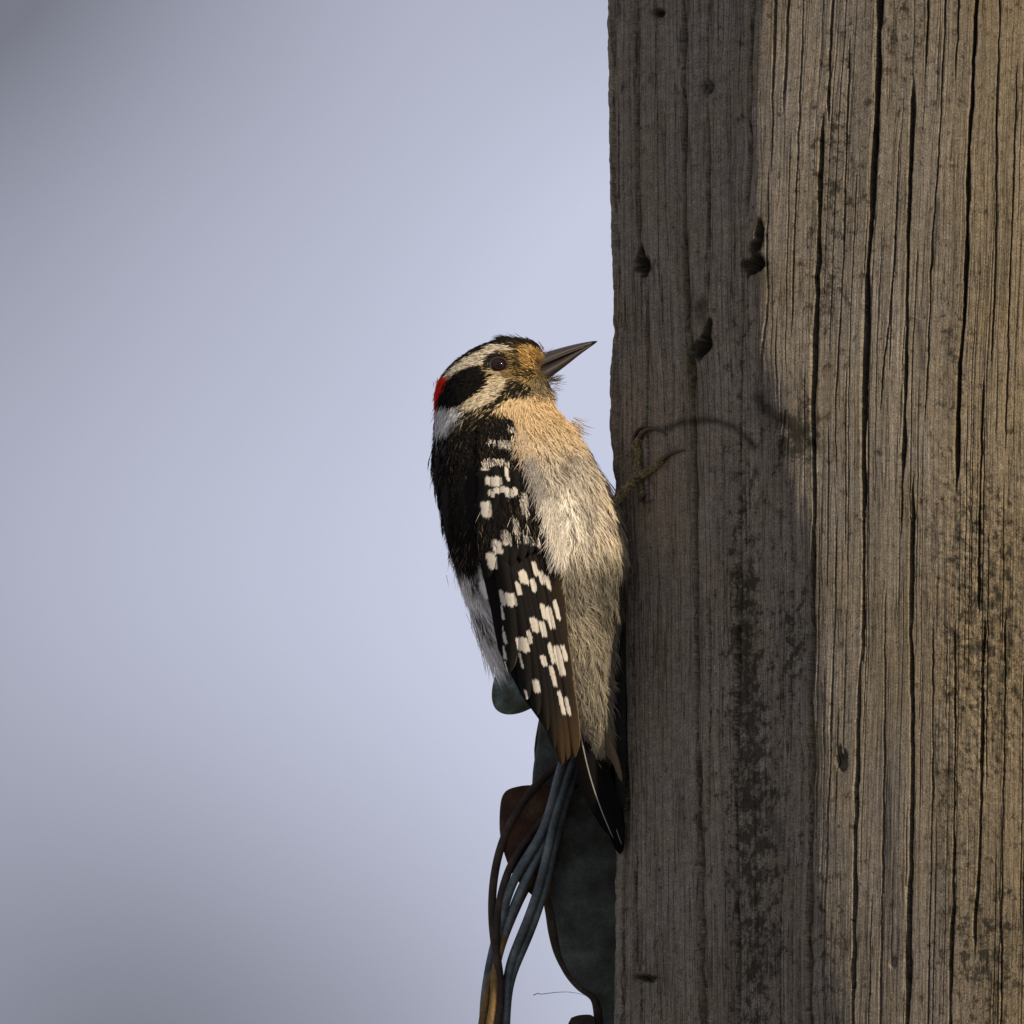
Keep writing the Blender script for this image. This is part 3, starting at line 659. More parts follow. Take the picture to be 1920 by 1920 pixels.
# --- plumage colours: polygons in the bird's side view
def Z(ox, oy, k, pts): return [(ox + x / k, oy + y / k) for x, y in pts]
A = lambda pts: Z(800, 620, 9.6, pts)
Bc = lambda pts: Z(940, 620, 9.6, pts)
BLACK = (0.012, 0.0105, 0.010); DKBROWN = (0.030, 0.024, 0.019); WHITE = (0.72, 0.67, 0.56); CREAM = (0.66, 0.565, 0.42); BUFF = (0.62, 0.44, 0.23)
POLY_BACK = [(800, 830), (835, 800), (862, 795), (900, 776), (935, 772), (962, 790), (975, 830), (990, 880), (1005, 940), (1030, 1000), (1042, 1090), (1050, 1180), (1060, 1260), (1080, 1420), (1040, 1430), (930, 1240), (880, 1100), (800, 1000)]
POLY_FLUFF = [(872, 1065), (895, 1030), (915, 1050), (925, 1120), (935, 1190), (940, 1290), (905, 1260), (885, 1190), (866, 1120), (858, 1070)]
POLY_SUPER = A([(400, 870), (560, 760), (800, 645), (930, 640), (1050, 600), (1150, 470), (1300, 395), (1450, 385), (1620, 400), (1500, 290), (1300, 255), (1150, 285), (1000, 365), (850, 435), (700, 535), (560, 615), (450, 715), (370, 800)])
POLY_RED = A([(430, 800), (330, 810), (200, 930), (120, 1150), (60, 1260), (90, 1430), (200, 1430), (225, 1230), (300, 1070), (410, 890)])
POLY_MASK = A([(420, 870), (620, 735), (900, 645), (1050, 650), (1080, 770), (1200, 800), (1150, 900), (1050, 1050), (850, 1180), (650, 1330), (400, 1340), (200, 1340), (190, 1250), (300, 1060)])
POLY_CHEEK = A([(1150, 920), (1350, 830), (1480, 870), (1430, 1050), (1350, 1160), (1150, 1300), (900, 1385), (740, 1385), (620, 1345), (850, 1190), (1050, 1060)])
POLY_MALAR = A([(620, 1365), (900, 1392), (1150, 1315), (1380, 1160), (1440, 1020), (1500, 900), (1640, 870), (1850, 990), (1920, 1110), (1720, 1190), (1480, 1200), (1330, 1340), (1180, 1440), (1420, 1540), (1000, 1700), (560, 1760), (720, 1480)])
POLY_NECK = A([(225, 1340), (420, 1330), (620, 1370), (740, 1430), (660, 1620), (500, 1720), (350, 1850), (260, 1960), (200, 1700), (195, 1450)])
POLY_NAPE = A([(60, 1380), (200, 1380), (215, 1650), (250, 1950), (60, 1950)])
POLY_CROWN = [(826, 690), (858, 650), (905, 625), (960, 615), (1015, 640), (1014, 658), (990, 653), (974, 652), (966, 668), (955, 657), (935, 650), (910, 659), (884, 676), (856, 698), (841, 710), (828, 718)]
POLY_ORANGE = Bc([(320, 290), (480, 290), (680, 370), (720, 430), (620, 560), (540, 690), (400, 720), (330, 520)])
POLY_LORE = Bc([(180, 480), (330, 480), (420, 700), (560, 700), (620, 860), (480, 900), (300, 850), (230, 700)])
POLY_CHIN = Bc([(560, 850), (800, 880), (1000, 820), (1100, 900), (1050, 1100), (900, 1180), (600, 1120), (520, 980)])
POLY_CHINDARK = Bc([(740, 880), (900, 880), (900, 1010), (760, 1000)])
POLY_EYELINE = A([(1380, 120), (1600, 180), (1720, 300), (1690, 480), (1720, 620), (1800, 780), (1700, 860), (1560, 760), (1520, 560), (1600, 420), (1500, 270)])
zw = lambda X, Y, w, h: (780 + X / 4.364, 900 + Y / 4.364, w / 4.364, h / 4.364)
zc_ = lambda X, Y, w, h: (780 + X / 4.8, 600 + Y / 4.8, w / 4.8, h / 4.8)
SPOTS = [zw(*q) for q in [(885, 195, 70, 170), (575, 240, 85, 130), (780, 100, 100, 70), (820, 370, 62, 160), (900, 470, 50, 95), (915, 390, 30, 70), (955, 490, 38, 85), (1005, 510, 42, 90),
    (740, 470, 85, 120), (665, 545, 85, 110), (620, 660, 90, 130), (880, 800, 82, 115), (975, 725, 46, 115), (960, 860, 52, 110), (1030, 800, 52, 110), (1085, 690, 36, 140), (1080, 840, 42, 115),
    (840, 890, 46, 110), (705, 965, 46, 125), (775, 975, 100, 110), (700, 1080, 40, 120), (1045, 1080, 46, 130), (1100, 1130, 62, 180), (1150, 1060, 42, 160), (970, 1185, 72, 120), (1040, 1220, 54, 130),
    (680, 1175, 60, 110), (725, 1290, 32, 105), (930, 1285, 42, 110), (840, 1340, 42, 115), (890, 1350, 76, 120), (715, 1410, 40, 115), (1045, 1480, 52, 90), (1110, 1420, 42, 170), (1175, 1480, 66, 240),
    (1215, 1420, 40, 130), (1120, 1600, 42, 175), (985, 1690, 64, 110), (860, 1480, 22, 125), (740, 1540, 16, 105), (905, 1770, 22, 115), (1190, 1820, 38, 200), (1240, 1850, 36, 150)]] + \
    [zc_(*q) for q in [(855, 990, 75, 50), (680, 1100, 75, 42), (805, 1110, 135, 80), (720, 1275, 245, 55), (620, 1310, 70, 75), (700, 1450, 150, 80), (760, 1530, 130, 60), (855, 1550, 100, 70), (820, 1380, 34, 130), (680, 1560, 60, 60)]]
def spot_mask(px, py, jit=0.0):
    m = np.zeros(px.shape)
    jx = 0.7 * vnoise(px / 3.1, py / 5.0, 21) + jit
    jy = 2.6 * vnoise(px / 1.1, (py + px) / 14.0, 22) + 2.0 * vnoise(px / 5.0, py / 40.0, 23)
    for (cx, cy, w, h) in SPOTS:
        sl = 0.24 if cy > 960 else 0.1
        ex = np.abs(px + jx - cx - sl * (py - cy)) / (w / 2 * (0.86 if cy > 960 else 1.0)); ey = np.abs(py + jy - cy) / (h / 2)
        q = (ex**5 + ey**5)**(1 / 5)
        m = np.maximum(m, 1 - smooth(0.93, 1.07, q))
    return m
def plume_color(px, py, jitter=2.2, r=None):
    """colour of the down and contour plumage with painted belly shade at a place of the bird's side"""
    r = r or rng
    n = px.shape
    x = px + r.normal(0, jitter, n); y = py + r.normal(0, jitter, n)
    c = np.empty(n + (3,))
    a = np.array(CREAM); w = np.array((0.88, 0.83, 0.73)); bu = np.array((0.70, 0.525, 0.30)); g = np.array((0.30, 0.265, 0.20))
    t = smooth(760, 900, y)[..., None]; c[...] = bu * (1 - t) + a * t
    c[(y < 740) & (x > 940)] = (0.30, 0.20, 0.085); c[(y < 705) & (x < 945)] = (0.42, 0.34, 0.2)
    t = (lump(x, y, 1050, 970, 60, 75))[..., None]; c[...] = c * (1 - t) + w * t
    t = smooth(1015, 1080, y)[..., None] * 0.85; c[...] = c * (1 - t) + g * t  # lower belly: greyer plumage, darkened further as painted shade
    t = (0.6 * lump(x, y, 1115, 1088, 55, 36) + 0.5 * smooth(1105, 1160, x) * smooth(1000, 1080, y))[..., None]; c[...] = c * (1 - t) + np.array((0.11, 0.10, 0.08)) * t  # painted shade: dark belly patch and the flank facing the pole
    t = (0.6 * lump(x, y, 1078, 1170, 26, 34))[..., None]; c[...] = c * (1 - t) + np.array((0.62, 0.53, 0.38)) * t  # painted light: paler patch where the lower tuft catches the sun
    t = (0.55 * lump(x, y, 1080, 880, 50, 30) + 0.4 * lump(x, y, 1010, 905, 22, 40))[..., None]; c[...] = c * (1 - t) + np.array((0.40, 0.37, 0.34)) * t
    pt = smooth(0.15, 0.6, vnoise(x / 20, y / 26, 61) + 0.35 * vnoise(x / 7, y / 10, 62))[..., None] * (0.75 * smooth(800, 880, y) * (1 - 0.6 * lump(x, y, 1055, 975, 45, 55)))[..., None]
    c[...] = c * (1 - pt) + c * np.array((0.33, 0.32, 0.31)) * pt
    def put(poly, col):
        c[in_poly(x, y, poly)] = col
    put(POLY_BACK, BLACK); c[(x < 905) & (y > 790) & (y < 1060)] = (0.019, 0.0165, 0.015)
    c[(x < 862) & (y > 1040)] = (0.20, 0.19, 0.18)
    k = ((x < 905) & (y > 800) & (y < 1070)) & (r.random(n) < 0.13 + 0.12 * vnoise(x / 10, y / 60, 72)); c[k] = (0.15, 0.128, 0.108)  # scattered paler barbs paint sheen streaks on the black back
    sm = spot_mask(x, y) > 0.5
    c[sm & in_poly(x, y, POLY_BACK) & (y < 1000)] = WHITE
    fl = in_poly(x, y, POLY_FLUFF)
    c[fl] = np.array((0.88, 0.87, 0.87))
    dk = fl & (vnoise(x / 9, y / 40, 31) > 0.25); c[dk] = np.array((0.12, 0.115, 0.11))
    head = y < 800
    put(POLY_NAPE, BLACK); put(POLY_MALAR, (0.022, 0.018, 0.013)); put(POLY_CROWN, (0.022, 0.017, 0.014))
    put(POLY_MASK, BLACK); put(POLY_CHEEK, (0.66, 0.57, 0.41)); put(POLY_SUPER, (0.70, 0.62, 0.48)); put(POLY_NECK, (0.70, 0.69, 0.66))
    put(POLY_EYELINE, (0.055, 0.041, 0.022)); put(POLY_LORE, (0.11, 0.072, 0.028)); put(POLY_CHIN, (0.27, 0.21, 0.12)); put(POLY_CHINDARK, (0.02, 0.018, 0.012)); put(POLY_ORANGE, (0.46, 0.27, 0.085)); k = in_poly(x, y, POLY_ORANGE) & (r.random(n) < 0.22); c[k] = (0.20, 0.12, 0.045); k = in_poly(x, y, POLY_ORANGE) & (r.random(n) < 0.2); c[k] = (0.60, 0.42, 0.19)
    c[(((x - EYE[0]) / 25)**2 + ((y - EYE[1] + 1.5) / 20)**2 < 1) & (y < EYE[1] + 9)] = (0.035, 0.028, 0.02)
    put(POLY_RED, (0.72, 0.035, 0.012))
    mix = in_poly(x, y, POLY_LORE) | in_poly(x, y, POLY_EYELINE)
    k = mix & (r.random(n) < 0.45); c[k] = (0.035, 0.026, 0.015)
    k = mix & (r.random(n) < 0.2); c[k] = (0.45, 0.32, 0.12)
    k = in_poly(x, y, POLY_MALAR) & (r.random(n) < 0.16); c[k] = (0.45, 0.35, 0.2)
    k = in_poly(x, y, POLY_NECK) & (x + 0.7 * (y - 770) > 868) & (r.random(n) < 0.45); c[k] = (0.06, 0.05, 0.04)
    return c
FLOW = np.array([(1020, 662, -.5, -.6), (990, 658, -.75, -.45), (960, 648, -1, -.15), (930, 646, -1, .1), (900, 662, -.9, .42), (860, 690, -.75, .66), (830, 725, -.35, .94), (822, 770, 0, 1), (900, 700, -.92, .38),
    (965, 690, -.95, .1), (950, 665, -.95, -.1), (935, 740, -.9, .4), (870, 755, -.8, .6), (845, 800, .25, .95), (840, 770, -.1, 1), (1000, 690, -.9, .1), (1000, 720, -.6, .6), (975, 745, -.5, .8), (1035, 722, .65, .75), (1040, 745, .7, .7), (1010, 765, .55, .8), (950, 775, -.1, 1), (1050, 785, .6, .8),
    (1000, 800, .15, 1), (960, 800, -.2, 1), (1085, 850, .45, .9), (1040, 860, .2, 1), (990, 870, -.15, 1), (1010, 920, -.1, 1), (1120, 920, .35, .95), (1060, 960, -.05, 1), (1040, 1010, -.15, 1), (1140, 990, .2, 1), (1100, 1050, .25, 1), (1090, 1110, .45, .9),
    (1150, 1080, .1, 1), (1100, 1170, .35, .95), (1140, 1190, 0, 1), (1090, 1250, .25, 1), (1130, 1300, .2, 1), (1130, 1380, .2, 1), (850, 850, .1, 1), (835, 920, .1, 1), (850, 1000, .25, 1), (870, 1080, .3, .95), (900, 1170, .3, .95), (930, 850, .1, 1), (950, 950, .25, 1)])
def flow(px, py):
    w = 1 / (((px[:, None] - FLOW[:, 0])**2 + (py[:, None] - FLOW[:, 1])**2) + 30)**1.6
    w /= w.sum(1)[:, None]
    f = np.stack([(w * FLOW[:, 2]).sum(1), (w * FLOW[:, 3]).sum(1)], -1)
    return f / (np.linalg.norm(f, axis=1)[:, None] + 1e-9)
def rows_sampler(n, y0, y1, back=0.2):
    y = np.arange(y0, y1, 2.0)
    per = (np.interp(y, BY, BR) - np.interp(y, BY, BL)) / 2 + np.interp(y, BY, BH)
    py = rng.choice(y, n, p=per / per.sum()) + rng.uniform(0, 2, n)
    th = rng.uniform(-0.35, math.pi + 0.35, n)
    bk = rng.random(n) < back; th[bk] = rng.uniform(math.pi, 2 * math.pi, bk.sum())
    return py, th
def frame_at(py, th):
    px, d = body_pt(py, th); p = P(px, py, d); n = body_normal(py, th)
    f = flow(px, py)
    t = f[:, :1] * RIGHT - f[:, 1:] * UP
    t = t - n * (t * n).sum(1)[:, None]; t /= np.linalg.norm(t, axis=1)[:, None] + 1e-12
    return px, p, n, t
def ribbons(p, n, t, length, width, lift, droop, col, roll):
    """tapered three-triangle barbs -> verts, tris, colours"""
    N = len(p)
    b = np.cross(n, t); b /= np.linalg.norm(b, axis=1)[:, None] + 1e-12
    wv = b * np.cos(roll)[:, None] + n * np.sin(roll)[:, None]
    l = length[:, None] * S
    d1 = t * np.cos(lift)[:, None] + n * np.sin(lift)[:, None]
    d2 = t * np.cos(lift - droop)[:, None] + n * np.sin(lift - droop)[:, None]
    m = p + d1 * l * 0.5; e = m + d2 * l * 0.5
    w = width[:, None] * S * 0.5
    v = np.stack([p - wv * w, p + wv * w, m + wv * w * 0.8, m - wv * w * 0.8, e], 1).reshape(-1, 3)
    k = (np.arange(N) * 5)[:, None]
    tri = np.concatenate([k + [0, 1, 2], k + [0, 2, 3], k + [3, 2, 4]], 1).reshape(-1, 3)
    return v, tri, np.repeat(col, 5, 0)
class Bag:
    def __init__(s): s.v, s.f, s.c, s.n = [], [], [], 0
    def add(s, v, f, c): s.v.append(v); s.f.append(f + s.n); s.c.append(c); s.n += len(v)
    def build(s, name, parent, mat=None):
        o = mesh_np(name, np.vstack(s.v), np.vstack(s.f), mat or M_PLUME, col=np.clip(np.vstack(s.c), 0, 1), smooth_shade=False)
        adopt(o, parent); tag(o, kind='stuff'); return o
def rot_about(t, n, a):
    b = np.cross(n, t); return t * np.cos(a)[:, None] + b * np.sin(a)[:, None]
POLY_WINGFEATH = [(885, 985), (1020, 985), (1042, 1090), (1050, 1180), (1062, 1260), (1080, 1420), (1040, 1430), (985, 1310), (945, 1250), (925, 1170), (893, 1085)]
def keep_clear(px, py, th):
    front = np.sin(th) > 0
    ex = (px - EYE[0]) ; ey = py - EYE[1]
    eye = front & (((ex - np.where(ex > 0, 5, 0)) / np.where(ex > 0, 20, 17))**2 + (ey / 15)**2 < 1)
    wing = front & in_poly(px, py, POLY_WINGFEATH)
    bill = (px > 1011) & (py < 700) & (np.abs(np.sin(th)) < 0.5)
    return ~(eye | wing | bill)
def shade_jit(col, n, amt=0.16):
    k = 1 + rng.normal(0, amt, n); return col * np.clip(k, 0.55, 1.5)[:, None]
def build_bird():
    bird = empty('woodpecker', tuple(P(1150, 1560, D0)))
    tag(bird, 'small black and white spotted woodpecker with red nape clinging to the wooden pole', 'bird')
    # body: one continuous skin under the feathers
    ny, nth = 150, 96
    yy = np.linspace(638, 1410, ny); tt = np.linspace(0, 2 * np.pi, nth, endpoint=False)
    G, T = np.meshgrid(yy, tt, indexing='ij')
    px, d = body_pt(G, T); v = P(px, G, d).reshape(-1, 3)
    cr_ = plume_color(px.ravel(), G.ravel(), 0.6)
    f = grid_faces(ny, nth, True)
    tip0, tip1 = v[:nth].mean(0), v[-nth:].mean(0)
    i0 = np.arange(nth); i1 = (i0 + 1) % nth
    tri = np.vstack([f[:, [0, 1, 2]], f[:, [0, 2, 3]], np.stack([i1, i0, np.full(nth, len(v))], -1), np.stack([i0 + len(v) - nth, i1 + len(v) - nth, np.full(nth, len(v) + 1)], -1)])
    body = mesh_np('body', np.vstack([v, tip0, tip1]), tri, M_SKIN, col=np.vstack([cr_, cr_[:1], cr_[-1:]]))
    adopt(body, bird)

    # ---- short head plumage
    bag = Bag()
    N = 42000
    py, th = rows_sampler(N, 638, 800)
    px, p, n, t = frame_at(py, th)
    k = keep_clear(px, py, th); py, th, px, p, n, t = (a[k] for a in (py, th, px, p, n, t)); N = len(py)
    t = rot_about(t, n, rng.normal(0, 0.22, N))
    L_ = np.where(py < 700, 11, 14) * rng.uniform(0.7, 1.35, N) * (1 + 0.7 * smooth(745, 800, py))
    L_ *= np.where((px > 985) & (py < 735), 0.75, 1)
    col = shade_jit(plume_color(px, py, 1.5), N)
    bag.add(*ribbons(p + n * rng.uniform(0, 4.5, N)[:, None] * S, n, t, L_, rng.uniform(1.2, 2.1, N), rng.normal(0.2, 0.1, N), rng.normal(0.3, 0.12, N), col, rng.normal(0, 0.35, N)))
    # crown tuft that stands up behind the forehead, throat bristles and chin whiskers
    def tuft(cx, cy, sx, sy, num, dx, dy, spread, l0, l1, colr, w0=1.0, w1=1.8, dback=0, curl=0.0, doff=0.0):
        x = rng.normal(cx, sx, num); y = rng.normal(cy, sy, num)
        dpt = np.clip(body_front(x, np.clip(y, 640, 1408)), -400, 100) + rng.uniform(0, 1, num) * dback - doff
        p0 = P(x, y, dpt)
        a = np.arctan2(dy, dx) + rng.normal(0, spread, num)
        tv = np.cos(a)[:, None] * RIGHT - np.sin(a)[:, None] * UP + rng.normal(0, 0.12, num)[:, None] * np.array([0, 1.0, 0])
        tv /= np.linalg.norm(tv, axis=1)[:, None]
        nv = np.tile(-FWD, (num, 1)); nv -= tv * (tv * nv).sum(1)[:, None]; nv /= np.linalg.norm(nv, axis=1)[:, None]
        if curl:
            side_ = np.cross(nv, tv); nv = nv * 0.3 + side_ * np.sign(curl); nv -= tv * (tv * nv).sum(1)[:, None]; nv /= np.linalg.norm(nv, axis=1)[:, None]
        c_ = shade_jit(np.tile(np.array(colr, float), (num, 1)), num)
        bag_.add(*ribbons(p0, nv, tv, rng.uniform(l0, l1, num), rng.uniform(w0, w1, num), np.full(num, 0.05), np.full(num, abs(curl) + 0.05), c_, rng.normal(0 if not curl else 1.4, 0.3, num)))
    bag_ = bag
    tuft(978, 646, 8, 3, 260, -1, -.34, 0.13, 22, 42, (0.03, 0.024, 0.018), dback=70)
    tuft(964, 639, 5, 1.5, 120, -1, -.2, 0.09, 24, 40, (0.028, 0.022, 0.017), dback=20)
    tuft(958, 641, 7, 2, 110, -1, -.26, 0.10, 16, 30, (0.025, 0.02, 0.016), dback=50)
    tuft(998, 657, 10, 4, 120, -.7, -.6, 0.25, 8, 15, (0.04, 0.03, 0.018), dback=60)
    tuft(1006, 666, 4, 4, 150, .95, .12, 0.22, 9, 17, (0.36, 0.22, 0.08), 0.8, 1.4, doff=2)
    tuft(1006, 676, 4, 5, 130, .95, .05, 0.25, 8, 15, (0.15, 0.10, 0.045), 0.8, 1.4, doff=2)
    tuft(1008, 704, 5, 6, 150, .9, .25, 0.3, 10, 20, (0.14, 0.10, 0.05), 0.7, 1.3, doff=2)
    tuft(1020, 668, 7, 3, 50, .9, -.5, 0.35, 9, 18, (0.05, 0.04, 0.025), 0.6, 1.1, dback=40)
    tuft(1030, 714, 8, 5, 90, .9, -.15, 0.28, 9, 26, (0.10, 0.065, 0.03), 0.5, 1.0, dback=70)
    tuft(1026, 735, 8, 9, 110, .8, .5, 0.35, 9, 24, (0.22, 0.17, 0.10), 0.5, 1.0, dback=70)
    tuft(990, 735, 14, 6, 110, .8, .55, 0.25, 14, 28, (0.50, 0.40, 0.24), 0.8, 1.5)
    tuft(1000, 740, 14, 7, 80, .8, .45, 0.35, 12, 24, (0.03, 0.025, 0.018), 0.8, 1.6)
    tuft(822, 745, 4, 16, 120, -.25, 1, 0.18, 12, 22, (0.70, 0.04, 0.015), 0.9, 1.5, dback=50)
    tuft(824, 800, 4, 16, 100, -.05, 1, 0.2, 12, 26, (0.015, 0.013, 0.012), 0.9, 1.6, dback=50)
    bag.build('head_plumage', bird)

    # ---- breast, belly and back: small contour feathers made of barbs, plus loose down
    bag = Bag(); bag_ = bag
    M = 2100
    sy, sth = rows_sampler(M, 772, 1395, 0.22)
    px, p, n, t = frame_at(sy, sth)
    k = keep_clear(px, sy, sth); sy, sth, px, p, n, t = (a[k] for a in (sy, sth, px, p, n, t)); M = len(sy)
    lr = np.interp(sy, [780, 860, 960, 1100, 1250, 1400], [22, 34, 48, 46, 50, 34]) * rng.uniform(0.8, 1.2, M)
    lr = np.where(px < 900, 44, lr)
    t = rot_about(t, n, rng.normal(0, 0.2, M))
    lift = np.abs(rng.normal(0.10, 0.09, M))
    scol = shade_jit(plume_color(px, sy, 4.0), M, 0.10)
    layer = rng.uniform(0, 7, M)
    nbarb = 46
    fr = np.tile(np.linspace(0.12, 1.0, nbarb // 2), 2)[None, :] + rng.uniform(-0.02, 0.02, (M, nbarb))
    sd = np.repeat([-1.0, 1.0], nbarb // 2)[None, :]
    rep = lambda a: np.repeat(a, nbarb, 0)
    tt_, nn_ = rep(t), rep(n)
    rach = tt_ * np.cos(rep(lift))[:, None] + nn_ * np.sin(rep(lift))[:, None]
    frr = fr.ravel(); 
    p0 = rep(p) + nn_ * (rep(layer) * S)[:, None] + rach * (frr * rep(lr) * S)[:, None] - nn_ * (frr**2 * rep(lr) * 0.12 * S)[:, None]
    ang = (sd * (0.62 - 0.45 * fr)).ravel() + rng.normal(0, 0.10, M * nbarb)
    tb = rot_about(tt_, nn_, ang)
    lb = rep(lr) * (0.44 - 0.16 * np.abs(frr - 0.35)) * rng.uniform(0.75, 1.15, M * nbarb)
    # barb colour follows where the barb lies, so spots and edges stay in place
    bx, by_ = proj(p0)
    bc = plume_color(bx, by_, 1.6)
    mixk = 0.45
    col = bc * (1 - mixk) + rep(scol) * mixk
    dark = bc.mean(1) < 0.08; col[dark] = bc[dark]
    col = shade_jit(col, M * nbarb, 0.15)
    ok = ~((rep(np.sin(sth)) > 0) & in_poly(bx, by_, POLY_WINGFEATH))
    o = ribbons(p0[ok], nn_[ok], tb[ok], lb[ok], rng.uniform(1.0, 1.7, ok.sum()), rep(lift)[ok] * 0.6 + rng.normal(0.03, 0.06, ok.sum()), rng.normal(0.22, 0.08, ok.sum()), col[ok], rng.normal(0, 0.4, ok.sum()))
    bag.add(*o)
    N = 36000
    py, th = rows_sampler(N, 775, 1408, 0.2)
    px, p, n, t = frame_at(py, th)
    k = keep_clear(px, py, th); py, th, px, p, n, t = (a[k] for a in (py, th, px, p, n, t)); N = len(py)
    cl = vnoise(px / 16, py / 22, 33) * 0.5
    t = rot_about(t, n, rng.normal(0, 0.2, N) + cl)
    L_ = np.interp(py, [780, 860, 960, 1100, 1250, 1400], [18, 24, 34, 38, 40, 30]) * rng.uniform(0.6, 1.3, N)
    col = shade_jit(plume_color(px, py, 2.2), N, 0.2)
    bag.add(*ribbons(p + n * rng.uniform(0, 8, N)[:, None] * S, n, t, L_, rng.uniform(0.9, 1.7, N), np.abs(rng.normal(0.16, 0.12, N)), rng.normal(0.3, 0.12, N), col, rng.normal(0, 0.45, N)))
    # ragged outline: breast tufts, white wisps of the back, fluff at the vent
    tuft(1075, 800, 5, 7, 60, .85, .5, 0.2, 16, 34, (0.55, 0.42, 0.27), 0.8, 1.5, dback=80)
    tuft(1090, 850, 5, 12, 70, .5, .85, 0.2, 14, 26, (0.55, 0.44, 0.29), 0.8, 1.4, dback=80)
    tuft(1135, 940, 6, 16, 60, .4, .9, 0.2, 14, 26, (0.6, 0.5, 0.35), 0.8, 1.4, dback=80)
    for yy_ in np.linspace(1120, 1230, 12):
        x_ = np.interp(yy_, [1090, 1140, 1190, 1240], [878, 896, 912, 928])
        tuft(x_, yy_, 8, 8, 60, .33, .95, 0.12, 34, 62, (0.90, 0.89, 0.89) if rng.random() < 0.75 else (0.2, 0.19, 0.19), 1.0, 1.8, dback=60)
    tuft(845, 1000, 4, 26, 50, .06, 1, 0.16, 24, 44, (0.09, 0.085, 0.08), 0.8, 1.4, dback=60)
    for yy_ in np.linspace(1200, 1370, 14):
        x_ = np.interp(yy_, [1200, 1300, 1370], [1128, 1128, 1136])
        tuft(x_, yy_, 9, 8, 70, .22, .97, 0.22, 30, 58, (0.34, 0.31, 0.26), 0.8, 1.4, dback=40, curl=0.25)
    tuft(1140, 966, 7, 7, 160, -.35, .9, 0.4, 14, 26, (0.34, 0.27, 0.16), 0.8, 1.4, doff=14)
    for f_ in np.linspace(0, 1, 30):
        x_ = np.interp(f_, [0, .25, .5, .75, 1], [972, 992, 1012, 1032, 1050]); y_ = 815 + 225 * f_
        w_ = [(0.66, 0.53, 0.36), (0.42, 0.38, 0.33), (0.74, 0.68, 0.57), (0.80, 0.74, 0.63)][min(3, int(f_ * 3 + rng.random()))]
        tuft(x_ + 6, y_, 7, 6, 60, -.12 - 0.1 * rng.random(), 1, 0.28, 22, 44, w_, 0.9, 1.5, doff=36)
    bag.build('body_plumage', bird)

    # ---- wings: a covert shell with every larger feather on it
    def wing_depth(x, y):
        cx = np.interp(y, [780, 900, 1000, 1100, 1200, 1300, 1430], [955, 970, 985, 1000, 1030, 1050, 1075])
        hx = np.interp(y, [780, 1000, 1200, 1430], [150, 165, 170, 180])
        hd = np.interp(y, [780, 850, 950, 1050, 1200, 1300, 1430], [112, 140, 156, 156, 128, 106, 84])
        tq = np.clip(np.abs(x - cx) / hx, 0, 0.97)
        dw = D0 - hd * (1 - tq**2.2)**(1 / 2.2)
        yc = np.clip(y, 640, 1405)
        fr = body_front(x, yc) - 4
        return np.where(y < 1240, np.minimum(dw, fr), dw)
    for mirror in (False, True):
        md = (lambda dd: dd) if not mirror else (lambda dd: 2 * D0 - dd)
        us = np.linspace(0, 1, 70); vs = np.linspace(0, 1, 36)
        lx = np.interp(us, np.linspace(0, 1, 8), [868, 856, 872, 898, 918, 934, 978, 1040])
        rx = np.interp(us, np.linspace(0, 1, 8), [930, 962, 985, 1022, 1036, 1046, 1056, 1070])
        wy = 790 + us * 600
        X = lx[:, None] + (rx - lx)[:, None] * vs[None, :]; Yq = np.repeat(wy[:, None], 36, 1)
        Yq = Yq + 6 * np.sin(vs * np.pi)[None, :]
        dq = wing_depth(X, Yq) - 1.0
        front = P(X, Yq, md(dq)).reshape(-1, 3); back_ = P(X, Yq, md(dq + 5)).reshape(-1, 3)
        gf = grid_faces(70, 36)
        rim = np.concatenate([np.arange(36), np.arange(1, 70) * 36 + 35, (69 * 36 + np.arange(34, -1, -1)), np.arange(68, 0, -1) * 36])
        rim2 = np.roll(rim, -1); nvf = len(front)
        faces = np.vstack([gf, gf[:, ::-1] + nvf, np.stack([rim, rim + nvf, rim2 + nvf, rim2], -1)])
        wc = np.tile(np.array(BLACK), (nvf * 2, 1))
        wing = mesh_np('wing', np.vstack([front, back_]), faces, M_FEATHER, col=wc, uv=np.vstack([np.stack([(X.ravel() - 960) / 4, Yq.ravel()], -1)] * 2))
        adopt(wing, bird)
        def feather(root, tip, width, bend=0.0, lift=4.0, nl=80, nw=11, tipr=0.8, base=BLACK, edge=None, name='feather', brown_tip=0.0, shaft=None, dfun=None, spots=True, seed=0, camber=2.2, mat=None):
            root = np.array(root, float); tip = np.array(tip, float)
            ax = tip - root; ln_ = np.linalg.norm(ax); ax /= ln_; pr = np.array([-ax[1], ax[0]])
            ff = np.linspace(0, 1, nl)[:, None]; vv = np.linspace(-1, 1, nw)[None, :]
            cl_ = root[None] + (ax * ln_)[None] * ff + pr[None] * (4 * bend * ff * (1 - ff))
            wpr = np.sqrt(np.clip(ff / 0.10, 0, 1)) * np.where(ff > tipr, np.sqrt(np.clip(1 - ((ff - tipr) / (1 - tipr))**2, 0, 1)), 1.0)
            wpr = np.maximum(wpr, 0.03) * width * 0.5
            ser = 0.7 * vnoise(ff * ln_ / 4.0 + seed * 7, vv * 2 + seed, 41) * (np.abs(vv) > 0.75)
            x = cl_[:, 0:1] + pr[0] * vv * (wpr + ser); y = cl_[:, 1:2] + pr[1] * vv * (wpr + ser)
            y = y - np.abs(vv) * wpr * 0.35 * (ff > 0.5) * smooth(0.5, 1, ff)
            dd = (dfun or wing_depth)(x, y) - lift * (0.25 + 0.75 * smooth(0, 0.35, ff)) - camber * (1 - vv**2) * smooth(0, 0.1, ff) + 0.0 * x
            v_ = P(x, y, md(dd)).reshape(-1, 3)
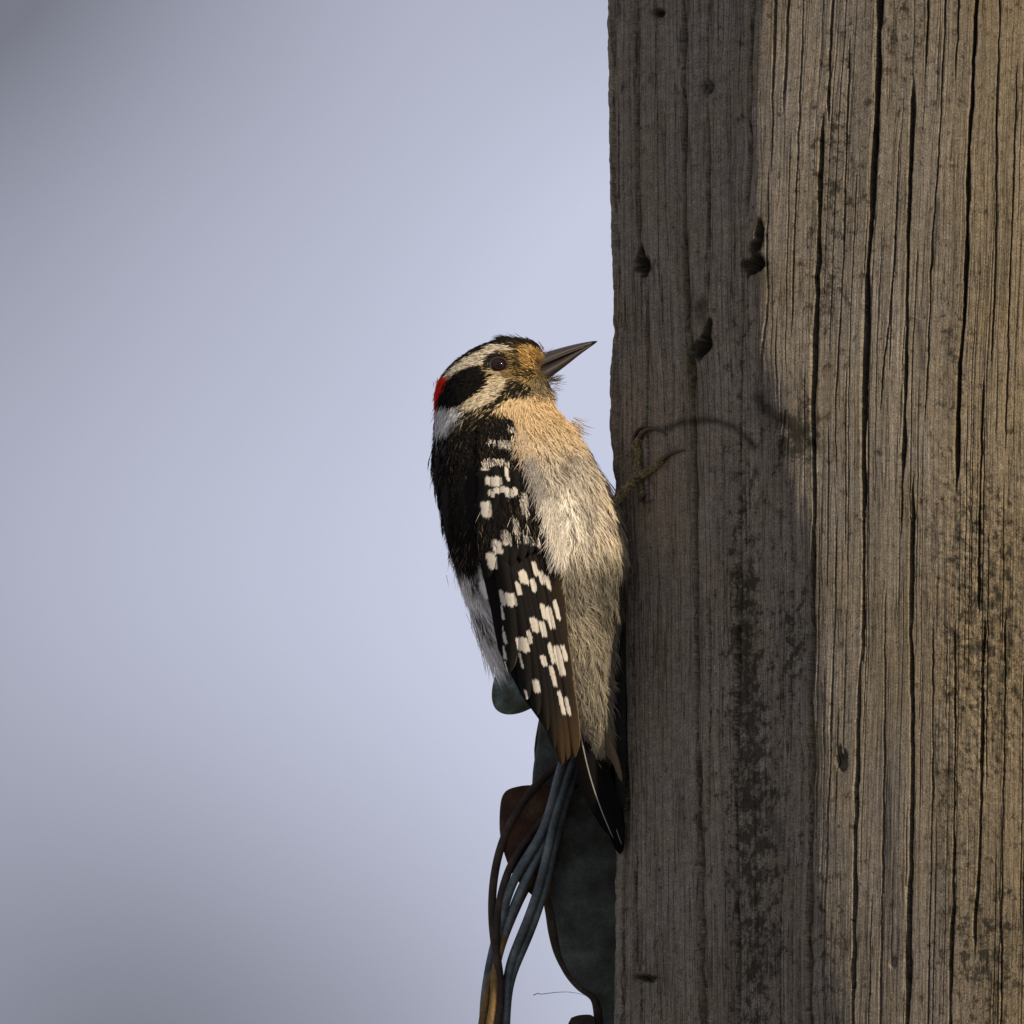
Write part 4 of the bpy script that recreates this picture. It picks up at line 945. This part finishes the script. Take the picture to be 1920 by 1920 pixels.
            cc = np.tile(np.array(base, float), (nl * nw, 1)) * (1 + 0.4 * math.sin(seed * 12.7)) * (1 + 0.35 * (np.repeat(vv, nl, 0).ravel() < -0.05))[:, None]
            xr, yr = x.ravel(), y.ravel()
            if brown_tip:
                tb_ = (brown_tip * smooth(1290, 1400, yr))[:, None]; cc = cc * (1 - tb_) + np.array((0.075, 0.044, 0.018)) * tb_
                tb_ = (0.5 * smooth(1030, 1075, xr - 0.12 * (yr - 1100)))[:, None]; cc = cc * (1 - tb_) + np.array((0.075, 0.047, 0.024)) * tb_
            if spots:
                sm_ = (spot_mask(xr, yr) * (np.abs(np.repeat(vv, nl, 0)).ravel() < 0.87))[:, None]; cc = cc * (1 - sm_) + np.array((0.78, 0.72, 0.62)) * sm_
            av = np.abs(np.repeat(vv, nl, 0)).ravel()
            if edge is not None:
                em = (np.repeat(vv, nl, 0).ravel() * edge[0] > 0.9)[:, None] * 0.8; cc = cc * (1 - em) + np.array(edge[1]) * em
            if shaft is not None:
                sm_ = ((av < 0.5 / nw) & (np.repeat(ff, nw, 1).ravel() > 0.35))[:, None] * 1.0; cc = cc * (1 - sm_) + np.array(shaft) * sm_
            uvq = np.stack([(vv * wpr).ravel() / 1.0, np.repeat(ff * ln_, nw, 1).ravel()], -1) + seed * 3.3 * np.array([0, 1])
            ob = mesh_np(name, v_, grid_faces(nl, nw), mat or M_FEATHER, col=np.clip(cc, 0, 1), uv=uvq)
            return ob
        fe = []
        # flight feathers, outermost first so that the inner ones lie on top
        roots = [(1028, 985), (1022, 985), (1014, 985), (1005, 980), (996, 978), (984, 975), (972, 972), (958, 970), (944, 968), (934, 966), (924, 966), (914, 968)]
        tips = [(1058, 1240), (1068, 1320), (1076, 1370), (1081, 1410), (1078, 1421), (1064, 1426), (1054, 1434), (1040, 1405), (1026, 1372), (1008, 1342), (988, 1312), (955, 1262)]
        wid = [20, 22, 24, 26, 26, 28, 30, 30, 32, 34, 36, 36]
        for i in range(12):
            fe.append(feather(roots[i], tips[i], wid[i], bend=-6 if i < 6 else -10 - (i - 6) * 1.5, lift=2 + i * 1.9, tipr=0.86 if i < 7 else 0.8, nl=60 if mirror else 200, nw=9 if mirror else 23, camber=7.0, base=(0.013, 0.010, 0.008) if i < 6 else (0.009, 0.0078, 0.007),
                              edge=(-1, (0.20, 0.15, 0.10) if i < 7 else (0.14, 0.12, 0.10)), brown_tip=0.65 if i < 7 else 0.2, seed=i))
        # greater coverts, then median coverts, then scapulars and mantle
        for j, (r0, t0, w0) in enumerate([((1008, 925), (1034, 1030), 16), ((1000, 915), (1022, 1030), 18), ((990, 895), (1008, 1034), 22), ((976, 890), (994, 1040), 24), ((960, 890), (978, 1052), 26), ((944, 890), (958, 1064), 28), ((926, 890), (938, 1082), 32), ((908, 890), (914, 1084), 34)]):
            fe.append(feather(r0, t0, w0, bend=-5, lift=17 + j * 1.6, tipr=0.78, nl=70, seed=20 + j))
        for j, (r0, t0, w0) in enumerate([((985, 870), (998, 958), 18), ((972, 862), (982, 966), 18), ((958, 858), (964, 952), 20), ((942, 852), (942, 956), 22), ((924, 850), (922, 968), 22), ((906, 850), (902, 990), 24)]):
            fe.append(feather(r0, t0, w0, bend=-4, lift=23 + j * 1.4, tipr=0.76, nl=60, seed=40 + j))
        for j, (r0, t0, w0) in enumerate([((888, 830), (884, 985), 28), ((872, 835), (870, 1015), 28), ((858, 850), (862, 1045), 28), ((846, 870), (858, 1068), 24), ((878, 900), (886, 1062), 28), ((866, 930), (880, 1078), 24), ((840, 900), (852, 1040), 22)]):
            fe.append(feather(r0, t0, w0, bend=4, lift=14 - j, tipr=0.7, nl=60, seed=80 + j, base=DKBROWN if j % 2 else (0.018, 0.015, 0.013), spots=False))
        for o in fe: adopt(o, wing)
        if not mirror:
            # loose barbs that fray the covert edges
            bw = Bag()
            q = 26000
            x = rng.uniform(840, 1010, q); y = 785 + 290 * rng.random(q)**1.35
            ok = in_poly(x, y, POLY_BACK) & in_poly(x, y, [(830, 830), (860, 795), (900, 776), (935, 772), (964, 790), (980, 840), (1000, 930), (1020, 985), (1020, 1010), (930, 1000), (900, 1040), (880, 1075), (850, 1050), (825, 950)])
            x, y = x[ok], y[ok]; q = len(x)
            p0 = P(x, y, wing_depth(x, y) - np.interp(y, [780, 860, 1000, 1075], [8, 26, 34, 36]) * rng.random(q)**0.6 * np.where(x < 895, 0.55, 1))
            a = np.arctan2(1, 0.18) + rng.normal(0, 0.28, q)
            tv = np.cos(a)[:, None] * RIGHT - np.sin(a)[:, None] * UP
            nv = np.tile(-FWD, (q, 1)); nv -= tv * (tv * nv).sum(1)[:, None]
            cc = np.where(spot_mask(x + rng.normal(0, 1, q), y + rng.normal(0, 1.5, q))[:, None] > 0.5, np.array((0.68, 0.62, 0.53)), np.array((0.018, 0.015, 0.0125)))
            cc = np.where((rng.random(q) < 0.10 * (1 + vnoise(x / 14, y / 60, 71)))[:, None], np.array((0.10, 0.082, 0.06)), cc)
            bw.add(*ribbons(p0, nv, tv, rng.uniform(10, 30, q), rng.uniform(0.9, 1.7, q), rng.normal(0.05, 0.06, q), rng.normal(0.2, 0.1, q), shade_jit(cc, q, 0.2), rng.normal(0, 0.4, q)))
            bw.build('loose_barbs', wing)
            # ---- tail: stiff feathers propped against the pole
            tail = tube_obj('tail', [tuple(P(*q_)) for q_ in catmull([(1085, 1240, D0), (1100, 1300, D0), (1112, 1350, D0)], 12)], np.linspace(30, 16, 12) * S, M_SKIN, bird, 16, col=BLACK)
            tf = []
            for j, (r0, t0, w0, dd_, bd, sh) in enumerate([((1112, 1240), (1163, 1602), 40, 70, 4, None), ((1104, 1240), (1164, 1590), 46, 54, 10, None), ((1098, 1240), (1160, 1575), 48, 38, 18, None),
                    ((1092, 1240), (1156, 1560), 46, 22, 24, None), ((1090, 1240), (1166, 1585), 40, 8, 12, (0.55, 0.52, 0.46)), ((1080, 1240), (1150, 1572), 44, -10, 20, (0.55, 0.52, 0.46))]):
                tf.append(feather(r0, t0, w0, bend=bd, lift=0, tipr=0.72, nl=90, nw=31, shaft=sh, mat=M_TAIL, seed=100 + j, spots=False, base=(0.006, 0.0055, 0.0055),
                                  dfun=lambda x_, y_, dd_=dd_: D0 + dd_ * (1 - 0.6 * smooth(1300, 1580, y_)) - 12 + 0 * x_, name='tail_feather', camber=5))
            tf.append(feather((1078, 1262), (1166, 1466), 15, bend=-6, lift=0, tipr=0.7, nl=60, seed=120, spots=False, base=(0.17, 0.13, 0.075), dfun=lambda x_, y_: D0 - 42 + 0.10 * (y_ - 1262) + 0 * x_, name='tail_feather', camber=4))
            for o in tf: adopt(o, tail)

    # ---- bill
    def mandible(name, sec, mat):
        """sec: rows of (centre px, centre py, half height px, half depth px) along the bill, sections perpendicular to it"""
        sec = np.array(sec, float); sec = catmull(sec, 40)
        ax = np.gradient(sec[:, :2], axis=0); ax /= np.linalg.norm(ax, axis=1)[:, None]
        pr = np.stack([ax[:, 1], -ax[:, 0]], -1)      # towards the culmen
        a = np.linspace(0, 2 * np.pi, 24, endpoint=False)
        X = sec[:, 0:1] + pr[:, 0:1] * np.cos(a)[None] * sec[:, 2:3]; Yv = sec[:, 1:2] + pr[:, 1:2] * np.cos(a)[None] * sec[:, 2:3]
        Dv = D0 + np.sign(np.sin(a))[None] * np.abs(np.sin(a))[None]**0.85 * sec[:, 3:4]
        v_ = P(X, Yv, Dv).reshape(-1, 3)
        f_ = grid_faces(40, 24, True)
        n0 = len(v_); v_ = np.vstack([v_, v_[-24:].mean(0)])
        i0 = np.arange(24) + 39 * 24; i1 = (np.arange(24) + 1) % 24 + 39 * 24
        tri_ = np.vstack([f_[:, [0, 1, 2]], f_[:, [0, 2, 3]], np.stack([i0, i1, np.full(24, n0)], -1)])
        o_ = mesh_np(name, v_, tri_, mat); adopt(o_, bird); return o_
    up_ = mandible('upper_mandible', [(988, 690, 15, 30), (1006, 683, 14.5, 29), (1028, 672, 12.5, 25), (1055, 661, 9.5, 19), (1085, 650.5, 6.4, 12), (1108, 643.5, 3.6, 6), (1119.5, 640.3, 1.3, 2)], M_BILL)
    mandible('lower_mandible', [(1000, 709, 15, 27), (1018, 700, 14, 25), (1036, 690, 12, 21), (1058, 677, 9, 16), (1084, 660.5, 5.6, 10), (1106, 648, 2.8, 5), (1116, 643, 1.0, 2)], M_BILL)
    tube_obj('nasal_ridge', [tuple(P(x, y, z)) for x, y, z in catmull([(1000, 690, D0 - 28), (1026, 678, D0 - 25.5), (1060, 664, D0 - 18.6), (1095, 650.5, D0 - 10)], 20)], np.linspace(3.0, 1.2, 20) * S, M_BILL, up_, 8)

    # ---- eye
    def ball(name, c, rx, ry, rd, mat, parent):
        nu, nv_ = 24, 32
        th_ = np.linspace(0.001, math.pi - 0.001, nu)[:, None]; ph_ = np.linspace(0, 2 * np.pi, nv_, endpoint=False)[None, :]
        X = c[0] + rx * np.sin(th_) * np.cos(ph_); Yv = c[1] + ry * np.cos(th_) + 0 * ph_; Dv = c[2] + rd * np.sin(th_) * np.sin(ph_)
        o_ = mesh_np(name, P(X, Yv, Dv).reshape(-1, 3), grid_faces(nu, nv_, True), mat); adopt(o_, parent); return o_
    ed = float(body_front(np.array([EYE[0]]), np.array([EYE[1]]))[0])
    for mirror in (False, True):
        s_ = -1 if not mirror else 1
        base_d = ed if not mirror else 2 * D0 - ed
        eye = ball('eye', (EYE[0], EYE[1], base_d - s_ * 2), 16.5, 14.6, 13, M_EYE, bird)
        ball('pupil', (EYE[0] + 1, EYE[1] - 0.5, base_d + s_ * 6.0), 8.5, 8.0, 5.6, M_PUPIL, eye)
        a = np.linspace(0, 2 * np.pi, 41)
        ring = [tuple(P(EYE[0] + 16.2 * math.cos(q), EYE[1] + 13.2 * math.sin(q) - 0.5, base_d + s_ * 3.4)) for q in a]
        tube_obj('eyelid', ring, 2.9 * S, M_LIDDARK, eye, 8)
        a = np.linspace(0.25 * math.pi, 1.08 * math.pi, 24)
        ring = [tuple(P(EYE[0] + 20.0 * math.cos(q), EYE[1] + 15.8 * math.sin(q) - 0.5, base_d + s_ * 3.0)) for q in a]
        tube_obj('lower_lid', ring, np.concatenate([np.linspace(0.4, 1.6, 12), np.linspace(1.6, 0.4, 12)]) * S, M_LIDPALE, eye, 8)

    # ---- right leg and foot gripping the wood
    F = lambda X, Y_, off: (1080 + X / 7.385, 760 + Y_ / 7.385, off)
    def on(x, y, off): return (x, y, pole_d(x, y) - off)
    leg_path = catmull([(1122, 978, -118), (1138, 962, -112), (1152, 944, -104), (1166, 926, -100), (1182, 908, -104), (1197, 893, pole_d(1197, 893) - 11)], 30)
    leg = tube_obj('leg', [tuple(P(*q)) for q in leg_path], np.interp(np.linspace(0, 1, 30), [0, 0.25, 0.5, 0.85, 1], [15, 12, 9.4, 9.6, 11]) * (1 + 0.05 * np.sin(np.linspace(0, 40, 30))) * S, M_LEG, bird, 14)
    def digit(pts, r0, claw_pts, rc):
        c = catmull([on(*q) for q in pts], 34)
        rr = np.linspace(r0, r0 * 0.8, 34) * (1 + 0.10 * np.sin(np.linspace(0, 11, 34)) + 0.07 * np.sin(np.linspace(0, 60, 34)))
        toe = tube_obj('toe', [tuple(P(*q)) for q in c], rr * S, M_LEG, leg, 12)
        k_ = catmull([on(*q) for q in claw_pts], 24)
        tube_obj('claw', [tuple(P(*q)) for q in k_], np.linspace(rc, 0.5, 24) * S, M_CLAW, leg, 10, squash=1.15)
    digit([(1198, 894, 10), (1196, 872, 8), (1198, 852, 9), (1193, 834, 9), (1201, 820, 11)], 9.4, [(1199, 822, 11), (1206, 811, 15), (1221, 804, 16), (1238, 807, 13), (1250, 815, 8), (1258, 826, -2)], 6.2)
    digit([(1196, 892, 6), (1190, 868, 4), (1188, 846, 5), (1187, 830, 7)], 7.4, [(1187, 833, 8), (1190, 816, 11), (1200, 803, 12), (1216, 800, 8), (1226, 803, 0)], 5.4)
    digit([(1196, 894, 10), (1210, 887, 10), (1224, 878, 10), (1236, 867, 11), (1243, 862, 10)], 8.6, [(1239, 865, 10), (1250, 855, 13), (1262, 849, 12), (1277, 845, 8), (1292, 843, -2)], 5.8)
    digit([(1198, 896, 4), (1201, 910, 3), (1204, 922, 4), (1208, 930, 6)], 7.0, [(1206, 928, 7), (1202, 937, 9), (1209, 942, 9), (1218, 940, 6), (1227, 937, -2)], 4.4)
    return bird
build_bird()
